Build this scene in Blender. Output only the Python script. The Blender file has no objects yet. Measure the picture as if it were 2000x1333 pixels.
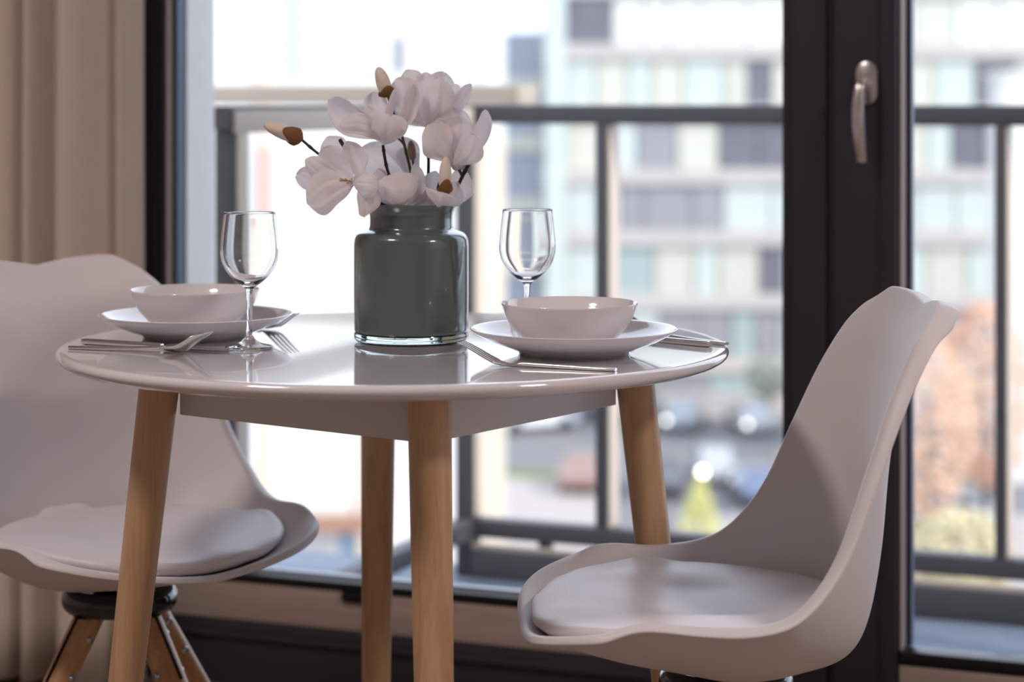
import bpy, bmesh, math, random
from mathutils import Vector, Matrix, noise
random.seed(7)
R = math.radians
D = bpy.data
COL = bpy.context.scene.collection
scene = bpy.context.scene

# ------------------------------------------------------------------ camera, world, sun, lamps, exposure
YAW = R(21.9)                       # the camera looks this far left of the window's outward normal
CAM_H = 1.043
F_PX = 4300.0
cam_d = D.cameras.new('camera')
cam_d.sensor_width = 36.0
cam_d.lens = 36.0 * F_PX / 2000.0
cam_d.shift_y = -0.2357             # level camera with a lowered frame (verticals stay parallel)
cam_d.clip_end = 1000
cam_d.dof.use_dof = True
cam_d.dof.focus_distance = 2.50
cam_d.dof.aperture_fstop = 3.4
cam_d.dof.aperture_blades = 9
cam = D.objects.new('camera', cam_d)
cam.location = (0, 0, CAM_H)
cam.rotation_euler = (R(90), 0, YAW)
COL.objects.link(cam)
scene.camera = cam

world = D.worlds.new('daylight')
scene.world = world
world.use_nodes = True
wn = world.node_tree
bg = wn.nodes['Background']
bg.inputs['Color'].default_value = (0.74, 0.82, 1.0, 1)
bg.inputs['Strength'].default_value = 1.95

sun_d = D.lights.new('sun', 'SUN')
sun_d.energy = 2.5
sun_d.angle = R(0.6)
sun_d.color = (1.0, 0.93, 0.84)
sun = D.objects.new('sun', sun_d)
sun.rotation_euler = Vector((0.80, -0.24, 0.56)).to_track_quat('Z', 'Y').to_euler()
COL.objects.link(sun)

scene.view_settings.view_transform = 'Standard'
scene.view_settings.look = 'None'
scene.view_settings.gamma = 1.0
scene.view_settings.use_curve_mapping = False
scene.view_settings.exposure = 0.30
LAMP_POWER = 6.0
scene.cycles.max_bounces = 14
scene.cycles.transmission_bounces = 14
scene.cycles.transparent_max_bounces = 16
scene.cycles.sample_clamp_indirect = 6.0
scene.cycles.caustics_refractive = True
scene.cycles.caustics_reflective = False

# ------------------------------------------------------------------ coordinates
ct, st = math.cos(YAW), math.sin(YAW)
def W(x, d, z=0.0):
    """right of the camera axis x, along the axis d, height z  ->  world"""
    return Vector((x * ct - d * st, x * st + d * ct, z))
def P(px, py, d):
    """a point measured in the photograph at distance d -> world"""
    return W((px - 1000.0) / F_PX * d, d, CAM_H - (py - 195.0) / F_PX * d)
def heading(fx, fd):
    v = W(fx, fd)
    return math.atan2(v.y, v.x)

# ------------------------------------------------------------------ materials
def new_mat(name):
    m = D.materials.new(name)
    m.use_nodes = True
    return m, m.node_tree, m.node_tree.nodes['Principled BSDF']

def pmat(name, col, rough=0.5, metal=0.0, coat=0.0, coat_rough=0.03, bump=0.0, bscale=60.0, vary=0.0, vscale=8.0,
         spec=0.5, stretch=(1, 1, 1), trans=0.0, ior=1.45, sheen=0.0, sss=0.0):
    m, nt, b = new_mat(name)
    b.inputs['Base Color'].default_value = (*col, 1)
    b.inputs['Roughness'].default_value = rough
    b.inputs['Metallic'].default_value = metal
    b.inputs['Coat Weight'].default_value = coat
    b.inputs['Coat Roughness'].default_value = coat_rough
    b.inputs['Specular IOR Level'].default_value = spec
    b.inputs['Transmission Weight'].default_value = trans
    b.inputs['IOR'].default_value = ior
    b.inputs['Sheen Weight'].default_value = sheen
    tc = nt.nodes.new('ShaderNodeTexCoord')
    mp = nt.nodes.new('ShaderNodeMapping')
    mp.inputs['Scale'].default_value = stretch
    nt.links.new(tc.outputs['Object'], mp.inputs['Vector'])
    if vary > 0:
        n = nt.nodes.new('ShaderNodeTexNoise')
        n.inputs['Scale'].default_value = vscale
        n.inputs['Detail'].default_value = 5
        nt.links.new(mp.outputs[0], n.inputs['Vector'])
        r = nt.nodes.new('ShaderNodeMix'); r.data_type = 'RGBA'
        r.inputs['A'].default_value = (*[c * (1 - vary) for c in col], 1)
        r.inputs['B'].default_value = (*[min(1, c * (1 + vary)) for c in col], 1)
        nt.links.new(n.outputs['Fac'], r.inputs['Factor'])
        nt.links.new(r.outputs['Result'], b.inputs['Base Color'])
    if bump > 0:
        n2 = nt.nodes.new('ShaderNodeTexNoise')
        n2.inputs['Scale'].default_value = bscale
        n2.inputs['Detail'].default_value = 4
        nt.links.new(mp.outputs[0], n2.inputs['Vector'])
        bp = nt.nodes.new('ShaderNodeBump')
        bp.inputs['Strength'].default_value = bump
        bp.inputs['Distance'].default_value = 0.002
        nt.links.new(n2.outputs['Fac'], bp.inputs['Height'])
        nt.links.new(bp.outputs[0], b.inputs['Normal'])
    return m

def wood_mat(name, light, dark, rough=0.4, scale=(60, 60, 2.2), coat=0.15):
    m, nt, b = new_mat(name)
    tc = nt.nodes.new('ShaderNodeTexCoord')
    mp = nt.nodes.new('ShaderNodeMapping'); mp.inputs['Scale'].default_value = scale
    nt.links.new(tc.outputs['Object'], mp.inputs['Vector'])
    n = nt.nodes.new('ShaderNodeTexNoise'); n.inputs['Scale'].default_value = 1.0; n.inputs['Detail'].default_value = 6
    n.inputs['Distortion'].default_value = 0.6
    nt.links.new(mp.outputs[0], n.inputs['Vector'])
    mp2 = nt.nodes.new('ShaderNodeMapping'); mp2.inputs['Scale'].default_value = tuple(s * 6 for s in scale)
    nt.links.new(tc.outputs['Object'], mp2.inputs['Vector'])
    n2 = nt.nodes.new('ShaderNodeTexNoise'); n2.inputs['Scale'].default_value = 1.0; n2.inputs['Detail'].default_value = 2
    nt.links.new(mp2.outputs[0], n2.inputs['Vector'])
    mx = nt.nodes.new('ShaderNodeMath'); mx.operation = 'MULTIPLY_ADD'
    mx.inputs[1].default_value = 0.35
    nt.links.new(n2.outputs['Fac'], mx.inputs[0]); nt.links.new(n.outputs['Fac'], mx.inputs[2])
    cr = nt.nodes.new('ShaderNodeValToRGB')
    cr.color_ramp.elements[0].position = 0.45; cr.color_ramp.elements[0].color = (*dark, 1)
    cr.color_ramp.elements[1].position = 0.85; cr.color_ramp.elements[1].color = (*light, 1)
    nt.links.new(mx.outputs[0], cr.inputs[0])
    nt.links.new(cr.outputs[0], b.inputs['Base Color'])
    b.inputs['Roughness'].default_value = rough
    b.inputs['Coat Weight'].default_value = coat
    b.inputs['Coat Roughness'].default_value = 0.25
    bp = nt.nodes.new('ShaderNodeBump'); bp.inputs['Strength'].default_value = 0.12; bp.inputs['Distance'].default_value = 0.001
    nt.links.new(n2.outputs['Fac'], bp.inputs['Height']); nt.links.new(bp.outputs[0], b.inputs['Normal'])
    return m

def pane_mat(name, tint, dirt=0.0):
    """thin window glass: straight-through transparency plus a Fresnel reflection and specks of dust"""
    m, nt, b = new_mat(name)
    nt.nodes.remove(b)
    out = nt.nodes['Material Output']
    tr = nt.nodes.new('ShaderNodeBsdfTransparent'); tr.inputs[0].default_value = (*tint, 1)
    gl = nt.nodes.new('ShaderNodeBsdfGlossy'); gl.inputs['Roughness'].default_value = 0.0
    fr = nt.nodes.new('ShaderNodeFresnel'); fr.inputs['IOR'].default_value = 1.35
    ms = nt.nodes.new('ShaderNodeMixShader')
    nt.links.new(fr.outputs[0], ms.inputs[0]); nt.links.new(tr.outputs[0], ms.inputs[1]); nt.links.new(gl.outputs[0], ms.inputs[2])
    last = ms.outputs[0]
    if dirt > 0:
        tc = nt.nodes.new('ShaderNodeTexCoord')
        n = nt.nodes.new('ShaderNodeTexNoise'); n.inputs['Scale'].default_value = 90; n.inputs['Detail'].default_value = 3
        nt.links.new(tc.outputs['Object'], n.inputs['Vector'])
        cr = nt.nodes.new('ShaderNodeValToRGB')
        cr.color_ramp.elements[0].position = 0.60; cr.color_ramp.elements[0].color = (0, 0, 0, 1)
        cr.color_ramp.elements[1].position = 0.80; cr.color_ramp.elements[1].color = (dirt, dirt, dirt, 1)
        nt.links.new(n.outputs['Fac'], cr.inputs[0])
        df = nt.nodes.new('ShaderNodeBsdfDiffuse'); df.inputs[0].default_value = (.8, .8, .8, 1)
        m2 = nt.nodes.new('ShaderNodeMixShader')
        nt.links.new(cr.outputs[0], m2.inputs[0]); nt.links.new(last, m2.inputs[1]); nt.links.new(df.outputs[0], m2.inputs[2])
        last = m2.outputs[0]
    nt.links.new(last, out.inputs['Surface'])
    return m

def petal_mat(name, col, tcol, trans=0.42):
    m, nt, b = new_mat(name)
    out = nt.nodes['Material Output']
    b.inputs['Roughness'].default_value = 0.75
    b.inputs['Specular IOR Level'].default_value = 0.25
    tc = nt.nodes.new('ShaderNodeTexCoord')
    n = nt.nodes.new('ShaderNodeTexNoise'); n.inputs['Scale'].default_value = 45; n.inputs['Detail'].default_value = 6
    nt.links.new(tc.outputs['Object'], n.inputs['Vector'])
    mx = nt.nodes.new('ShaderNodeMix'); mx.data_type = 'RGBA'
    mx.inputs['A'].default_value = (*col, 1)
    mx.inputs['B'].default_value = (col[0] * .93, col[1] * .80, col[2] * .74, 1)
    cr = nt.nodes.new('ShaderNodeValToRGB')
    cr.color_ramp.elements[0].position = 0.45; cr.color_ramp.elements[1].position = 0.8
    nt.links.new(n.outputs['Fac'], cr.inputs[0]); nt.links.new(cr.outputs[0], mx.inputs['Factor'])
    nt.links.new(mx.outputs['Result'], b.inputs['Base Color'])
    bp = nt.nodes.new('ShaderNodeBump'); bp.inputs['Strength'].default_value = 0.35; bp.inputs['Distance'].default_value = 0.0015
    nt.links.new(n.outputs['Fac'], bp.inputs['Height']); nt.links.new(bp.outputs[0], b.inputs['Normal'])
    tl = nt.nodes.new('ShaderNodeBsdfTranslucent'); tl.inputs[0].default_value = (*tcol, 1)
    ms = nt.nodes.new('ShaderNodeMixShader'); ms.inputs[0].default_value = trans
    nt.links.new(b.outputs[0], ms.inputs[1]); nt.links.new(tl.outputs[0], ms.inputs[2])
    nt.links.new(ms.outputs[0], out.inputs['Surface'])
    return m

def glow_mat(name, col, power):
    m, nt, b = new_mat(name)
    b.inputs['Base Color'].default_value = (*col, 1)
    b.inputs['Emission Color'].default_value = (*col, 1)
    b.inputs['Emission Strength'].default_value = power
    return m

M = {}
M['table_white'] = pmat('table_white', (.80, .78, .80), rough=.10, coat=1.0, coat_rough=.04, bump=.03, bscale=30, stretch=(1, 14, 1))
M['apron'] = pmat('apron_white', (.74, .72, .71), rough=.38, bump=.05, bscale=120)
M['beech'] = wood_mat('beech_wood', (.66, .42, .23), (.46, .27, .14))
M['chair_wood'] = wood_mat('chair_leg_wood', (.62, .36, .17), (.45, .24, .105))
M['shell'] = pmat('white_plastic_shell', (.78, .755, .765), rough=.42, coat=.0, bump=.10, bscale=900, spec=.4)
M['cushion'] = pmat('white_faux_leather', (.82, .78, .80), rough=.36, bump=.15, bscale=500)
M['black_plastic'] = pmat('glossy_black_plastic', (.008, .009, .011), rough=.12, coat=.5)
M['slot'] = pmat('black_slot', (.006, .006, .006), rough=.7)
M['steel'] = pmat('stainless_steel', (.72, .68, .65), rough=.17, metal=1.0)
M['screw'] = pmat('zinc_screw', (.55, .56, .58), rough=.25, metal=1.0)
M['nickel'] = pmat('satin_nickel', (.72, .68, .66), rough=.24, metal=1.0)
M['porcelain'] = pmat('white_porcelain', (.80, .77, .78), rough=.10, coat=.5, coat_rough=.02)
M['glass'] = pmat('clear_wine_glass', (1, 1, 1), rough=0.0, trans=1.0, ior=1.46)
M['vase_glass'] = pmat('sage_green_glass', (.085, .115, .105), rough=.25, coat=1.0, coat_rough=.02, vary=.12, vscale=14, stretch=(1, 1, .25))
M['vase_clear'] = pmat('clear_vase_base_glass', (.80, .95, .95), rough=0.0, trans=1.0, ior=1.46)
M['petal'] = petal_mat('magnolia_petal', (.94, .91, .90), (.97, .95, .97), .60)
M['bud'] = pmat('magnolia_bud_cream', (.72, .62, .52), rough=.6, bump=.4, bscale=120, stretch=(1, 1, .2))
M['calyx'] = pmat('brown_calyx', (.20, .085, .03), rough=.8, vary=.5, vscale=300, bump=.6, bscale=400)
M['fuzzy'] = pmat('fuzzy_bud_brown', (.22, .15, .11), rough=.95, vary=.5, vscale=400, bump=1, bscale=500, sheen=.6)
M['stem'] = pmat('dark_green_stem', (.035, .045, .022), rough=.6, vary=.5, vscale=90, bump=.4, bscale=200)
M['twig'] = pmat('dark_brown_twig', (.03, .018, .014), rough=.8, vary=.5, vscale=120, bump=.8, bscale=250)
M['stamen'] = pmat('stamen_ochre', (.45, .28, .08), rough=.8)
M['frame'] = pmat('anthracite_window_frame', (.036, .033, .043), rough=.36, bump=.08, bscale=700)
M['gasket'] = pmat('black_gasket', (.006, .006, .007), rough=.35)
M['spacer'] = pmat('light_glazing_spacer', (.62, .66, .74), rough=.4)
M['pane'] = pane_mat('window_glass', (.97, .985, .98), dirt=.035)
M['oak_strip'] = wood_mat('oak_veneer_strip', (.48, .39, .33), (.37, .30, .25), rough=.5, scale=(2.5, 70, 70), coat=.0)
M['stucco'] = pmat('grey_stucco', (.90, .84, .78), rough=.95, bump=1.0, bscale=170, vary=.06, vscale=30)
M['wall'] = pmat('warm_white_wall_paint', (.82, .79, .79), rough=.9, bump=.06, bscale=200)
M['ceiling'] = pmat('ceiling_paint', (.86, .84, .83), rough=.95)
M['floor'] = wood_mat('oak_floor_boards', (.30, .22, .165), (.22, .16, .12), rough=.45, scale=(3, 30, 30))
M['railing'] = pmat('powder_coated_railing_grey', (.075, .072, .080), rough=.5, bump=.05, bscale=300)
M['balcony_tile'] = pmat('blue_grey_balcony_tile', (.16, .19, .25), rough=.6, vary=.15, vscale=20)
M['curtain'] = None

# ------------------------------------------------------------------ mesh helpers
def tag(o, label=None, cat=None, group=None, kind=None):
    if label: o['label'] = label
    if cat: o['category'] = cat
    if group: o['group'] = group
    if kind: o['kind'] = kind
    return o

def empty(name, loc=(0, 0, 0), rz=0.0):
    o = D.objects.new(name, None)
    o.location = loc; o.rotation_euler = (0, 0, rz)
    o.empty_display_size = 0.05
    COL.objects.link(o)
    return o

def link(name, bm, mat, parent=None, smooth=True, mods=(), loc=None, auto=None):
    bmesh.ops.recalc_face_normals(bm, faces=bm.faces)
    me = D.meshes.new(name)
    bm.to_mesh(me); bm.free()
    for p in me.polygons: p.use_smooth = smooth
    if auto is not None and smooth:
        me.set_sharp_from_angle(angle=R(auto))
    me.materials.append(mat)
    o = D.objects.new(name, me)
    if parent: o.parent = parent
    if loc: o.location = loc
    COL.objects.link(o)
    for m in mods:
        k = o.modifiers.new(m[0].lower(), m[0])
        for a, v in m[1].items(): setattr(k, a, v)
    return o

def box(bm, lo, hi, bevel=0.0, mat=None):
    """axis aligned box, optional bevel; mat = Matrix applied to it"""
    r = bmesh.ops.create_cube(bm, size=1)
    vs = r['verts']
    for v in vs:
        v.co = Vector([lo[i] + (v.co[i] + .5) * (hi[i] - lo[i]) for i in range(3)])
    if bevel > 0:
        es = list({e for v in vs for e in v.link_edges})
        rb = bmesh.ops.bevel(bm, geom=es, offset=bevel, segments=2, affect='EDGES', profile=.6)
        vs = list({v for f in rb['faces'] for v in f.verts} | {v for v in vs if v.is_valid})
    if mat is not None:
        for v in vs: v.co = mat @ v.co
    return vs

def box_obj(name, lo, hi, mat, parent=None, bevel=0.0, smooth=False, xf=None):
    bm = bmesh.new(); box(bm, lo, hi, bevel, xf)
    return link(name, bm, mat, parent, smooth=smooth or bevel > 0, auto=35 if bevel > 0 else None)

def lathe(bm, prof, n=64, closed=False, c=(0, 0, 0), xf=None):
    """revolve (r, z) points; r = 0 ends become fans"""
    rings = []
    for (r, z) in prof:
        if r < 1e-6:
            rings.append([bm.verts.new((c[0], c[1], c[2] + z))])
        else:
            rings.append([bm.verts.new((c[0] + r * math.cos(2 * math.pi * k / n), c[1] + r * math.sin(2 * math.pi * k / n), c[2] + z)) for k in range(n)])
    pairs = list(zip(rings, rings[1:])) + ([(rings[-1], rings[0])] if closed else [])
    for a, b in pairs:
        for k in range(n):
            k2 = (k + 1) % n
            if len(a) == 1 and len(b) == 1: continue
            if len(a) == 1: bm.faces.new((a[0], b[k], b[k2]))
            elif len(b) == 1: bm.faces.new((a[k], b[0], a[k2]))
            else: bm.faces.new((a[k], b[k], b[k2], a[k2]))
    if xf is not None:
        for rg in rings:
            for v in rg: v.co = xf @ v.co
    return rings

def smooth_path(pts, n=6):
    pts = [Vector(p) for p in pts]
    if len(pts) < 3:
        return [pts[0].lerp(pts[-1], i / n) for i in range(n + 1)]
    Q = [pts[0] * 2 - pts[1]] + pts + [pts[-1] * 2 - pts[-2]]
    out = []
    for i in range(1, len(Q) - 2):
        a, b, c, d = Q[i - 1], Q[i], Q[i + 1], Q[i + 2]
        for k in range(n):
            t = k / n
            out.append(.5 * (2 * b + (c - a) * t + (2 * a - 5 * b + 4 * c - d) * t * t + (3 * b - a - 3 * c + d) * t ** 3))
    out.append(pts[-1])
    return out

def tube(bm, path, rad, n=10, cap=True):
    """rad: number or list (interpolated along the path)"""
    path = [Vector(p) for p in path]
    N = len(path)
    def rr(i):
        if isinstance(rad, (int, float)): return rad
        x = i / (N - 1) * (len(rad) - 1); k = min(int(x), len(rad) - 2); t = x - k
        return rad[k] * (1 - t) + rad[k + 1] * t
    up = None; rings = []
    for i, p in enumerate(path):
        t = (path[min(i + 1, N - 1)] - path[max(i - 1, 0)]).normalized()
        if up is None:
            up = t.orthogonal().normalized()
        up = (up - t * up.dot(t)).normalized()
        s = t.cross(up)
        r = rr(i)
        rings.append([bm.verts.new(p + (up * math.cos(2 * math.pi * k / n) + s * math.sin(2 * math.pi * k / n)) * r) for k in range(n)])
    for a, b in zip(rings, rings[1:]):
        for k in range(n):
            bm.faces.new((a[k], a[(k + 1) % n], b[(k + 1) % n], b[k]))
    if cap:
        bm.faces.new(rings[0][::-1]); bm.faces.new(rings[-1])
    return rings

def grid(bm, rows, close_u=False):
    V = [[bm.verts.new(p) for p in r] for r in rows]
    for a, b in zip(V, V[1:]):
        m = len(a)
        for k in range(m if close_u else m - 1):
            bm.faces.new((a[k], a[(k + 1) % m], b[(k + 1) % m], b[k]))
    return V

def catmull(P_, n=6):
    return smooth_path([Vector(p) for p in P_], n)

def copy_tree(o, parent=None):
    c = o.copy(); COL.objects.link(c)
    if parent: c.parent = parent
    for ch in [x for x in D.objects if x.parent == o]:
        copy_tree(ch, c)
    return c

# ------------------------------------------------------------------ the room
def X_at(px, Y):
    a = (px - 1000) / F_PX
    return Y * (a * ct - st) / (a * st + ct)

YW = 3.45          # inner face of the window frames
YG = 3.472          # glass
YO = 3.50          # outer face of the frames
RX0, RX1, RY0, CH = -3.9, 2.6, -2.6, 2.55
WX0 = X_at(277, YW)          # left edge of the glazing
WX1 = .24                    # right edge of the glazing
WTOP = 2.30

box_obj('floor', (RX0, RY0, -.12), (RX1, 3.50, 0), M['floor'])['kind'] = 'structure'
box_obj('ceiling', (RX0 - .2, RY0 - .2, CH), (RX1 + .2, 3.60, CH + .2), M['ceiling'])['kind'] = 'structure'
box_obj('wall_left', (RX0 - .2, RY0 - .2, -.12), (RX0, 3.60, CH), M['wall'])['kind'] = 'structure'
box_obj('wall_right', (RX1, RY0 - .2, -.12), (RX1 + .2, 3.60, CH), M['wall'])['kind'] = 'structure'
box_obj('wall_back', (RX0, RY0 - .2, -.12), (RX1, RY0, CH), M['wall'])['kind'] = 'structure'
def wall_piece(name, lo, hi):
    """inner leaf in paint, outer leaf in stucco"""
    bm = bmesh.new(); box(bm, lo, (hi[0], 3.50, hi[2]))
    o = link(name, bm, M['wall'], smooth=False); o['kind'] = 'structure'
    bm = bmesh.new(); box(bm, (lo[0], 3.5005, lo[2]), (hi[0] , 3.60, hi[2]))
    q = link(name + '_stucco', bm, M['stucco'], o, smooth=False)
    return o
XS = X_at(365, 3.50)
wall_piece('wall_front', (RX0, YW - .02, -.12), (WX0 - .002, 0, CH))
o = box_obj('trim_1', (WX0 - .002, 3.5005, -.12), (XS, 3.60, CH), M['stucco'])
o['kind'] = 'structure'
wall_piece('wall_front_right', (2.352, YW - .02, -.12), (RX1, 0, CH))
wall_piece('wall_front_lintel', (WX0, YW - .02, WTOP + .002), (2.35, 0, CH))
box_obj('baseboard_left', (RX0 + .001, RY0, 0.0), (RX0 + .016, 3.42, .07), M['apron'])['kind'] = 'structure'

# --- window (fixed light on the left) : frame members, gasket, pane, oak strip below
def member(name, lo, hi, parent, mat=None, bevel=.004):
    return box_obj(name, lo, hi, mat or M['frame'], parent, bevel=bevel)

xa = X_at(322, YW)           # right side of the left jamb
xb = X_at(1527, YW)          # left side of the mullion
xc = X_at(1631, YW)          # joint between fixed frame and door sash
xd = X_at(1756, YW - .02)    # right side of the sash stile
ZB, ZBd = .202, .186         # glass bottoms: fixed light, door
win = empty('window_1', (0, 0, 0)); tag(win, kind='structure')
member('jamb', (WX0, YW, 0), (xa, YO, WTOP), win)
member('jamb_bead', (WX0 + .018, YW - .010, .125), (xa - .014, YW - .0003, WTOP - .02), win)
member('mullion', (xb, YW, 0), (xc - .0015, YO, WTOP), win)
member('mullion_bead', (xb + .017, YW - .009, .0), (xc - .012, YW - .0003, WTOP - .02), win)
member('head_rail', (xa + .0005, YW, WTOP - .07), (xb - .0005, YO, WTOP), win)
member('bottom_rail', (xa + .0005, YW, 0), (xb - .0005, YO, .118), win)
member('bottom_rail_ledge', (xa + .0005, YW - .014, .088), (xb - .0005, YW - .0003, .100), win)
o = member('sill_strip', (xa + .0005, YW - .003, .1185), (xb - .0005, YO, .1855), win, M['oak_strip'], .002)
o['label'] = 'brown oak veneered strip under the fixed pane'
member('gasket_bottom', (xa + .0005, YW - .004, .186), (xb - .0005, YG - .003, ZB), win, M['gasket'], .003)
member('gasket_tab', (X_at(672, YW) , YW - .012, .170), (X_at(730, YW), YW - .0045, .187), win, M['gasket'], .002)
M['tape'] = pmat('beige_glazing_tape', (.66, .58, .54), rough=.5)
M['slate'] = pmat('slate_blue_outer_bead', (.13, .16, .23), rough=.4)
member('glazing_tape', (xa + .0003, YW + .006, ZB), (xa + .003, YG - .001, WTOP - .0705), win, M['tape'], .0008)
member('outer_bead', (xa + .0003, YG + .004, ZB), (xa + .012, YO - .002, WTOP - .0705), win, M['slate'], .001)
o = member('glazing_spacer', (xa + .0125, YG + .004, ZB - .004), (xb - .0125, YG + .02, ZB + .005), win, M['spacer'], .001)
bm = bmesh.new(); box(bm, (xa + .0005, YG, ZB), (xb - .0005, YG + .003, WTOP - .0705))
link('pane', bm, M['pane'], win, smooth=False)

# --- balcony door (right)
door = empty('door_1', (0, 0, 0)); tag(door, kind='structure')
YD = YW - .02
xe = .16
member('stile', (xc + .0015, YD, .004), (xd, YO, WTOP), door, bevel=.006)
member('stile_bead', (xd - .027, YD - .007, .006), (xd - .003, YD - .0003, WTOP - .01), door, bevel=.003)
member('stile', (xe, YD, .004), (WX1, YO, WTOP), door, bevel=.006)
member('top_rail', (xd + .0005, YD, WTOP - .09), (xe - .0005, YO, WTOP), door, bevel=.006)
member('bottom_rail', (xd + .0005, YD, .004), (xe - .0005, YO, .088), door, bevel=.006)
o = member('bottom_rail_strip', (xd + .0005, YD - .002, .0885), (xe - .0005, YO, .156), door, M['oak_strip'], .002)
o['label'] = 'brown oak veneered strip under the door pane'
member('gasket_bottom', (xd + .0005, YD - .003, .1565), (xe - .0005, YG - .003, ZBd - .008), door, M['gasket'], .003)
member('outer_bead', (xd + .0003, YG + .004, ZBd - .01), (xd + .010, YO - .002, WTOP - .0905), door, M['slate'], .001)
member('glazing_tape', (xd + .0003, YD + .006, ZBd - .01), (xd + .003, YG - .002, WTOP - .0905), door, M['tape'], .0008)
bm = bmesh.new(); box(bm, (xd + .0005, YG, ZBd - .01), (xe - .0005, YG + .003, WTOP - .0905))
link('pane', bm, M['pane'], door, smooth=False)

# --- second fixed light right of the door (outside the frame of the photograph, lights the room)
WX2 = 2.35
w2 = empty('window_2', (0, 0, 0)); tag(w2, kind='structure')
member('jamb', (WX1 + .001, YW, 0), (WX1 + .06, YO, WTOP), w2)
member('jamb', (WX2 - .06, YW, 0), (WX2, YO, WTOP), w2)
member('head_rail', (WX1 + .0605, YW, WTOP - .07), (WX2 - .0605, YO, WTOP), w2)
member('bottom_rail', (WX1 + .0605, YW, 0), (WX2 - .0605, YO, .118), w2)
member('sill_strip', (WX1 + .0605, YW - .003, .1185), (WX2 - .0605, YO, .20), w2, M['oak_strip'], .002)
bm = bmesh.new(); box(bm, (WX1 + .061, YG, .2005), (WX2 - .061, YG + .003, WTOP - .0705))
link('pane', bm, M['pane'], w2, smooth=False)

# handle : rosette, neck, lever
hx, hz = X_at(1695, YD), CAM_H - (162 - 195) / F_PX * (YD / (ct + (1695 - 1000) / F_PX * st))
def stadium(bm, cx, cz, w, h, y0, y1, n=14):
    """upright rounded plate facing -Y, from y1 (wall) to y0 (room)"""
    def loop(y, k):
        out = []
        r = w / 2 * k; hh = h / 2 - w / 2
        for i in range(n + 1):
            a = math.pi * i / n
            out.append((cx + r * math.cos(a), y, cz + hh + r * math.sin(a)))
        for i in range(n + 1):
            a = math.pi + math.pi * i / n
            out.append((cx + r * math.cos(a), y, cz - hh + r * math.sin(a)))
        return [bm.verts.new(p) for p in out]
    L = [loop(y1, 1), loop(y0 + .002, 1), loop(y0 + .0006, .96), loop(y0, .88)]
    for a, b in zip(L, L[1:]):
        for k in range(len(a)): bm.faces.new((a[k], a[(k + 1) % len(a)], b[(k + 1) % len(a)], b[k]))
    bm.faces.new(L[-1]); bm.faces.new(L[0][::-1])
hd = bmesh.new(); stadium(hd, hx, hz, .0345, .069, YD - .010, YD + .0)
handle = link('door_handle', hd, M['nickel'], door, auto=40)
handle['label'] = 'satin nickel lever handle on the dark sash'
# lever: round neck out of the rosette that turns and runs down as a flattened curved grip
bm = bmesh.new()
tube(bm, [(hx, YD - .009, hz - .004), (hx, YD - .028, hz - .004), (hx, YD - .044, hz - .004)], [.0105, .0088, .0085], 20)
link('handle_neck', bm, M['nickel'], handle, auto=50)
bm = bmesh.new(); rows = []
for i in range(25):
    t = i / 24
    z = hz + .004 - .128 * t
    bow = math.sin(math.pi * min(1, t * 1.02)) * .010
    y = YD - .048 - bow * .9 + .006 * t
    x = hx - .002 - bow * .25 + .002 * t
    w = .0078 + .0022 * math.sin(math.pi * t) ; th = .0058 - .0012 * t
    if i == 0: w *= .45; th *= .5
    if i == 1: w *= .85; th *= .9
    row = []
    for k in range(16):
        a = 2 * math.pi * k / 16
        cx_, sy_ = math.cos(a), math.sin(a)
        row.append((x + w * math.copysign(abs(cx_) ** .7, cx_), y + th * math.copysign(abs(sy_) ** .8, sy_), z))
    rows.append(row)
V = grid(bm, rows, close_u=True); bm.faces.new(V[0]); bm.faces.new(V[-1][::-1])
link('handle_lever', bm, M['nickel'], handle, auto=50)

# --- added ceiling lamps, placed as room fill (bowl glints hint at such lamps)
def fill_ceiling_lamp(x, y, label):
    t = empty('fill_ceiling_lamp', (x, y, CH))
    tag(t, label, 'lamp', 'unseen round ceiling lamps added as room fill')
    bm = bmesh.new(); lathe(bm, [(0, -.0005), (.245, -.0005), (.25, -.01), (.25, -.055), (.238, -.06), (.238, -.052), (0, -.052)], 48)
    link('fill_lamp_housing', bm, M['ceiling'], t, auto=40)
    bm = bmesh.new(); lathe(bm, [(0, -.0535), (.15, -.0535), (.232, -.0535), (.232, -.062), (.16, -.075), (0, -.08)], 48)
    link('fill_lamp_diffuser', bm, glow_mat('warm_fill_diffuser', (1.0, .90, .84), LAMP_POWER), t)
    return t
for (lx_, ld_, e, lab) in ((-1.3, 1.6, .85, 'round white ceiling lamp added as fill above the left side of the room'), (1.9, 1.0, 1.2, 'round white ceiling lamp added as fill above the right side of the room')):
    q = W(lx_, ld_)
    fill_ceiling_lamp(q.x, q.y, lab)
    ld = D.lights.new('fill_light', 'AREA'); ld.shape = 'DISK'; ld.size = .46
    ld.energy = 21 * e; ld.color = (1.0, .85, .82)
    lo = D.objects.new('fill_light', ld); lo.location = (q.x, q.y, CH - .085)
    COL.objects.link(lo)
# sky portals in the glazing (they only steer the sampling of the daylight)
for (x0, x1) in ((xa, xb), (xd, xe), (WX1 + .06, WX2 - .06)):
    pd = D.lights.new('window_portal', 'AREA'); pd.shape = 'RECTANGLE'
    pd.size = x1 - x0; pd.size_y = WTOP - .25; pd.cycles.is_portal = True
    po = D.objects.new('window_portal', pd); po.location = ((x0 + x1) / 2, YO + .02, (WTOP + .13) / 2)
    po.rotation_euler = (R(-90), 0, 0); COL.objects.link(po)

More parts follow.
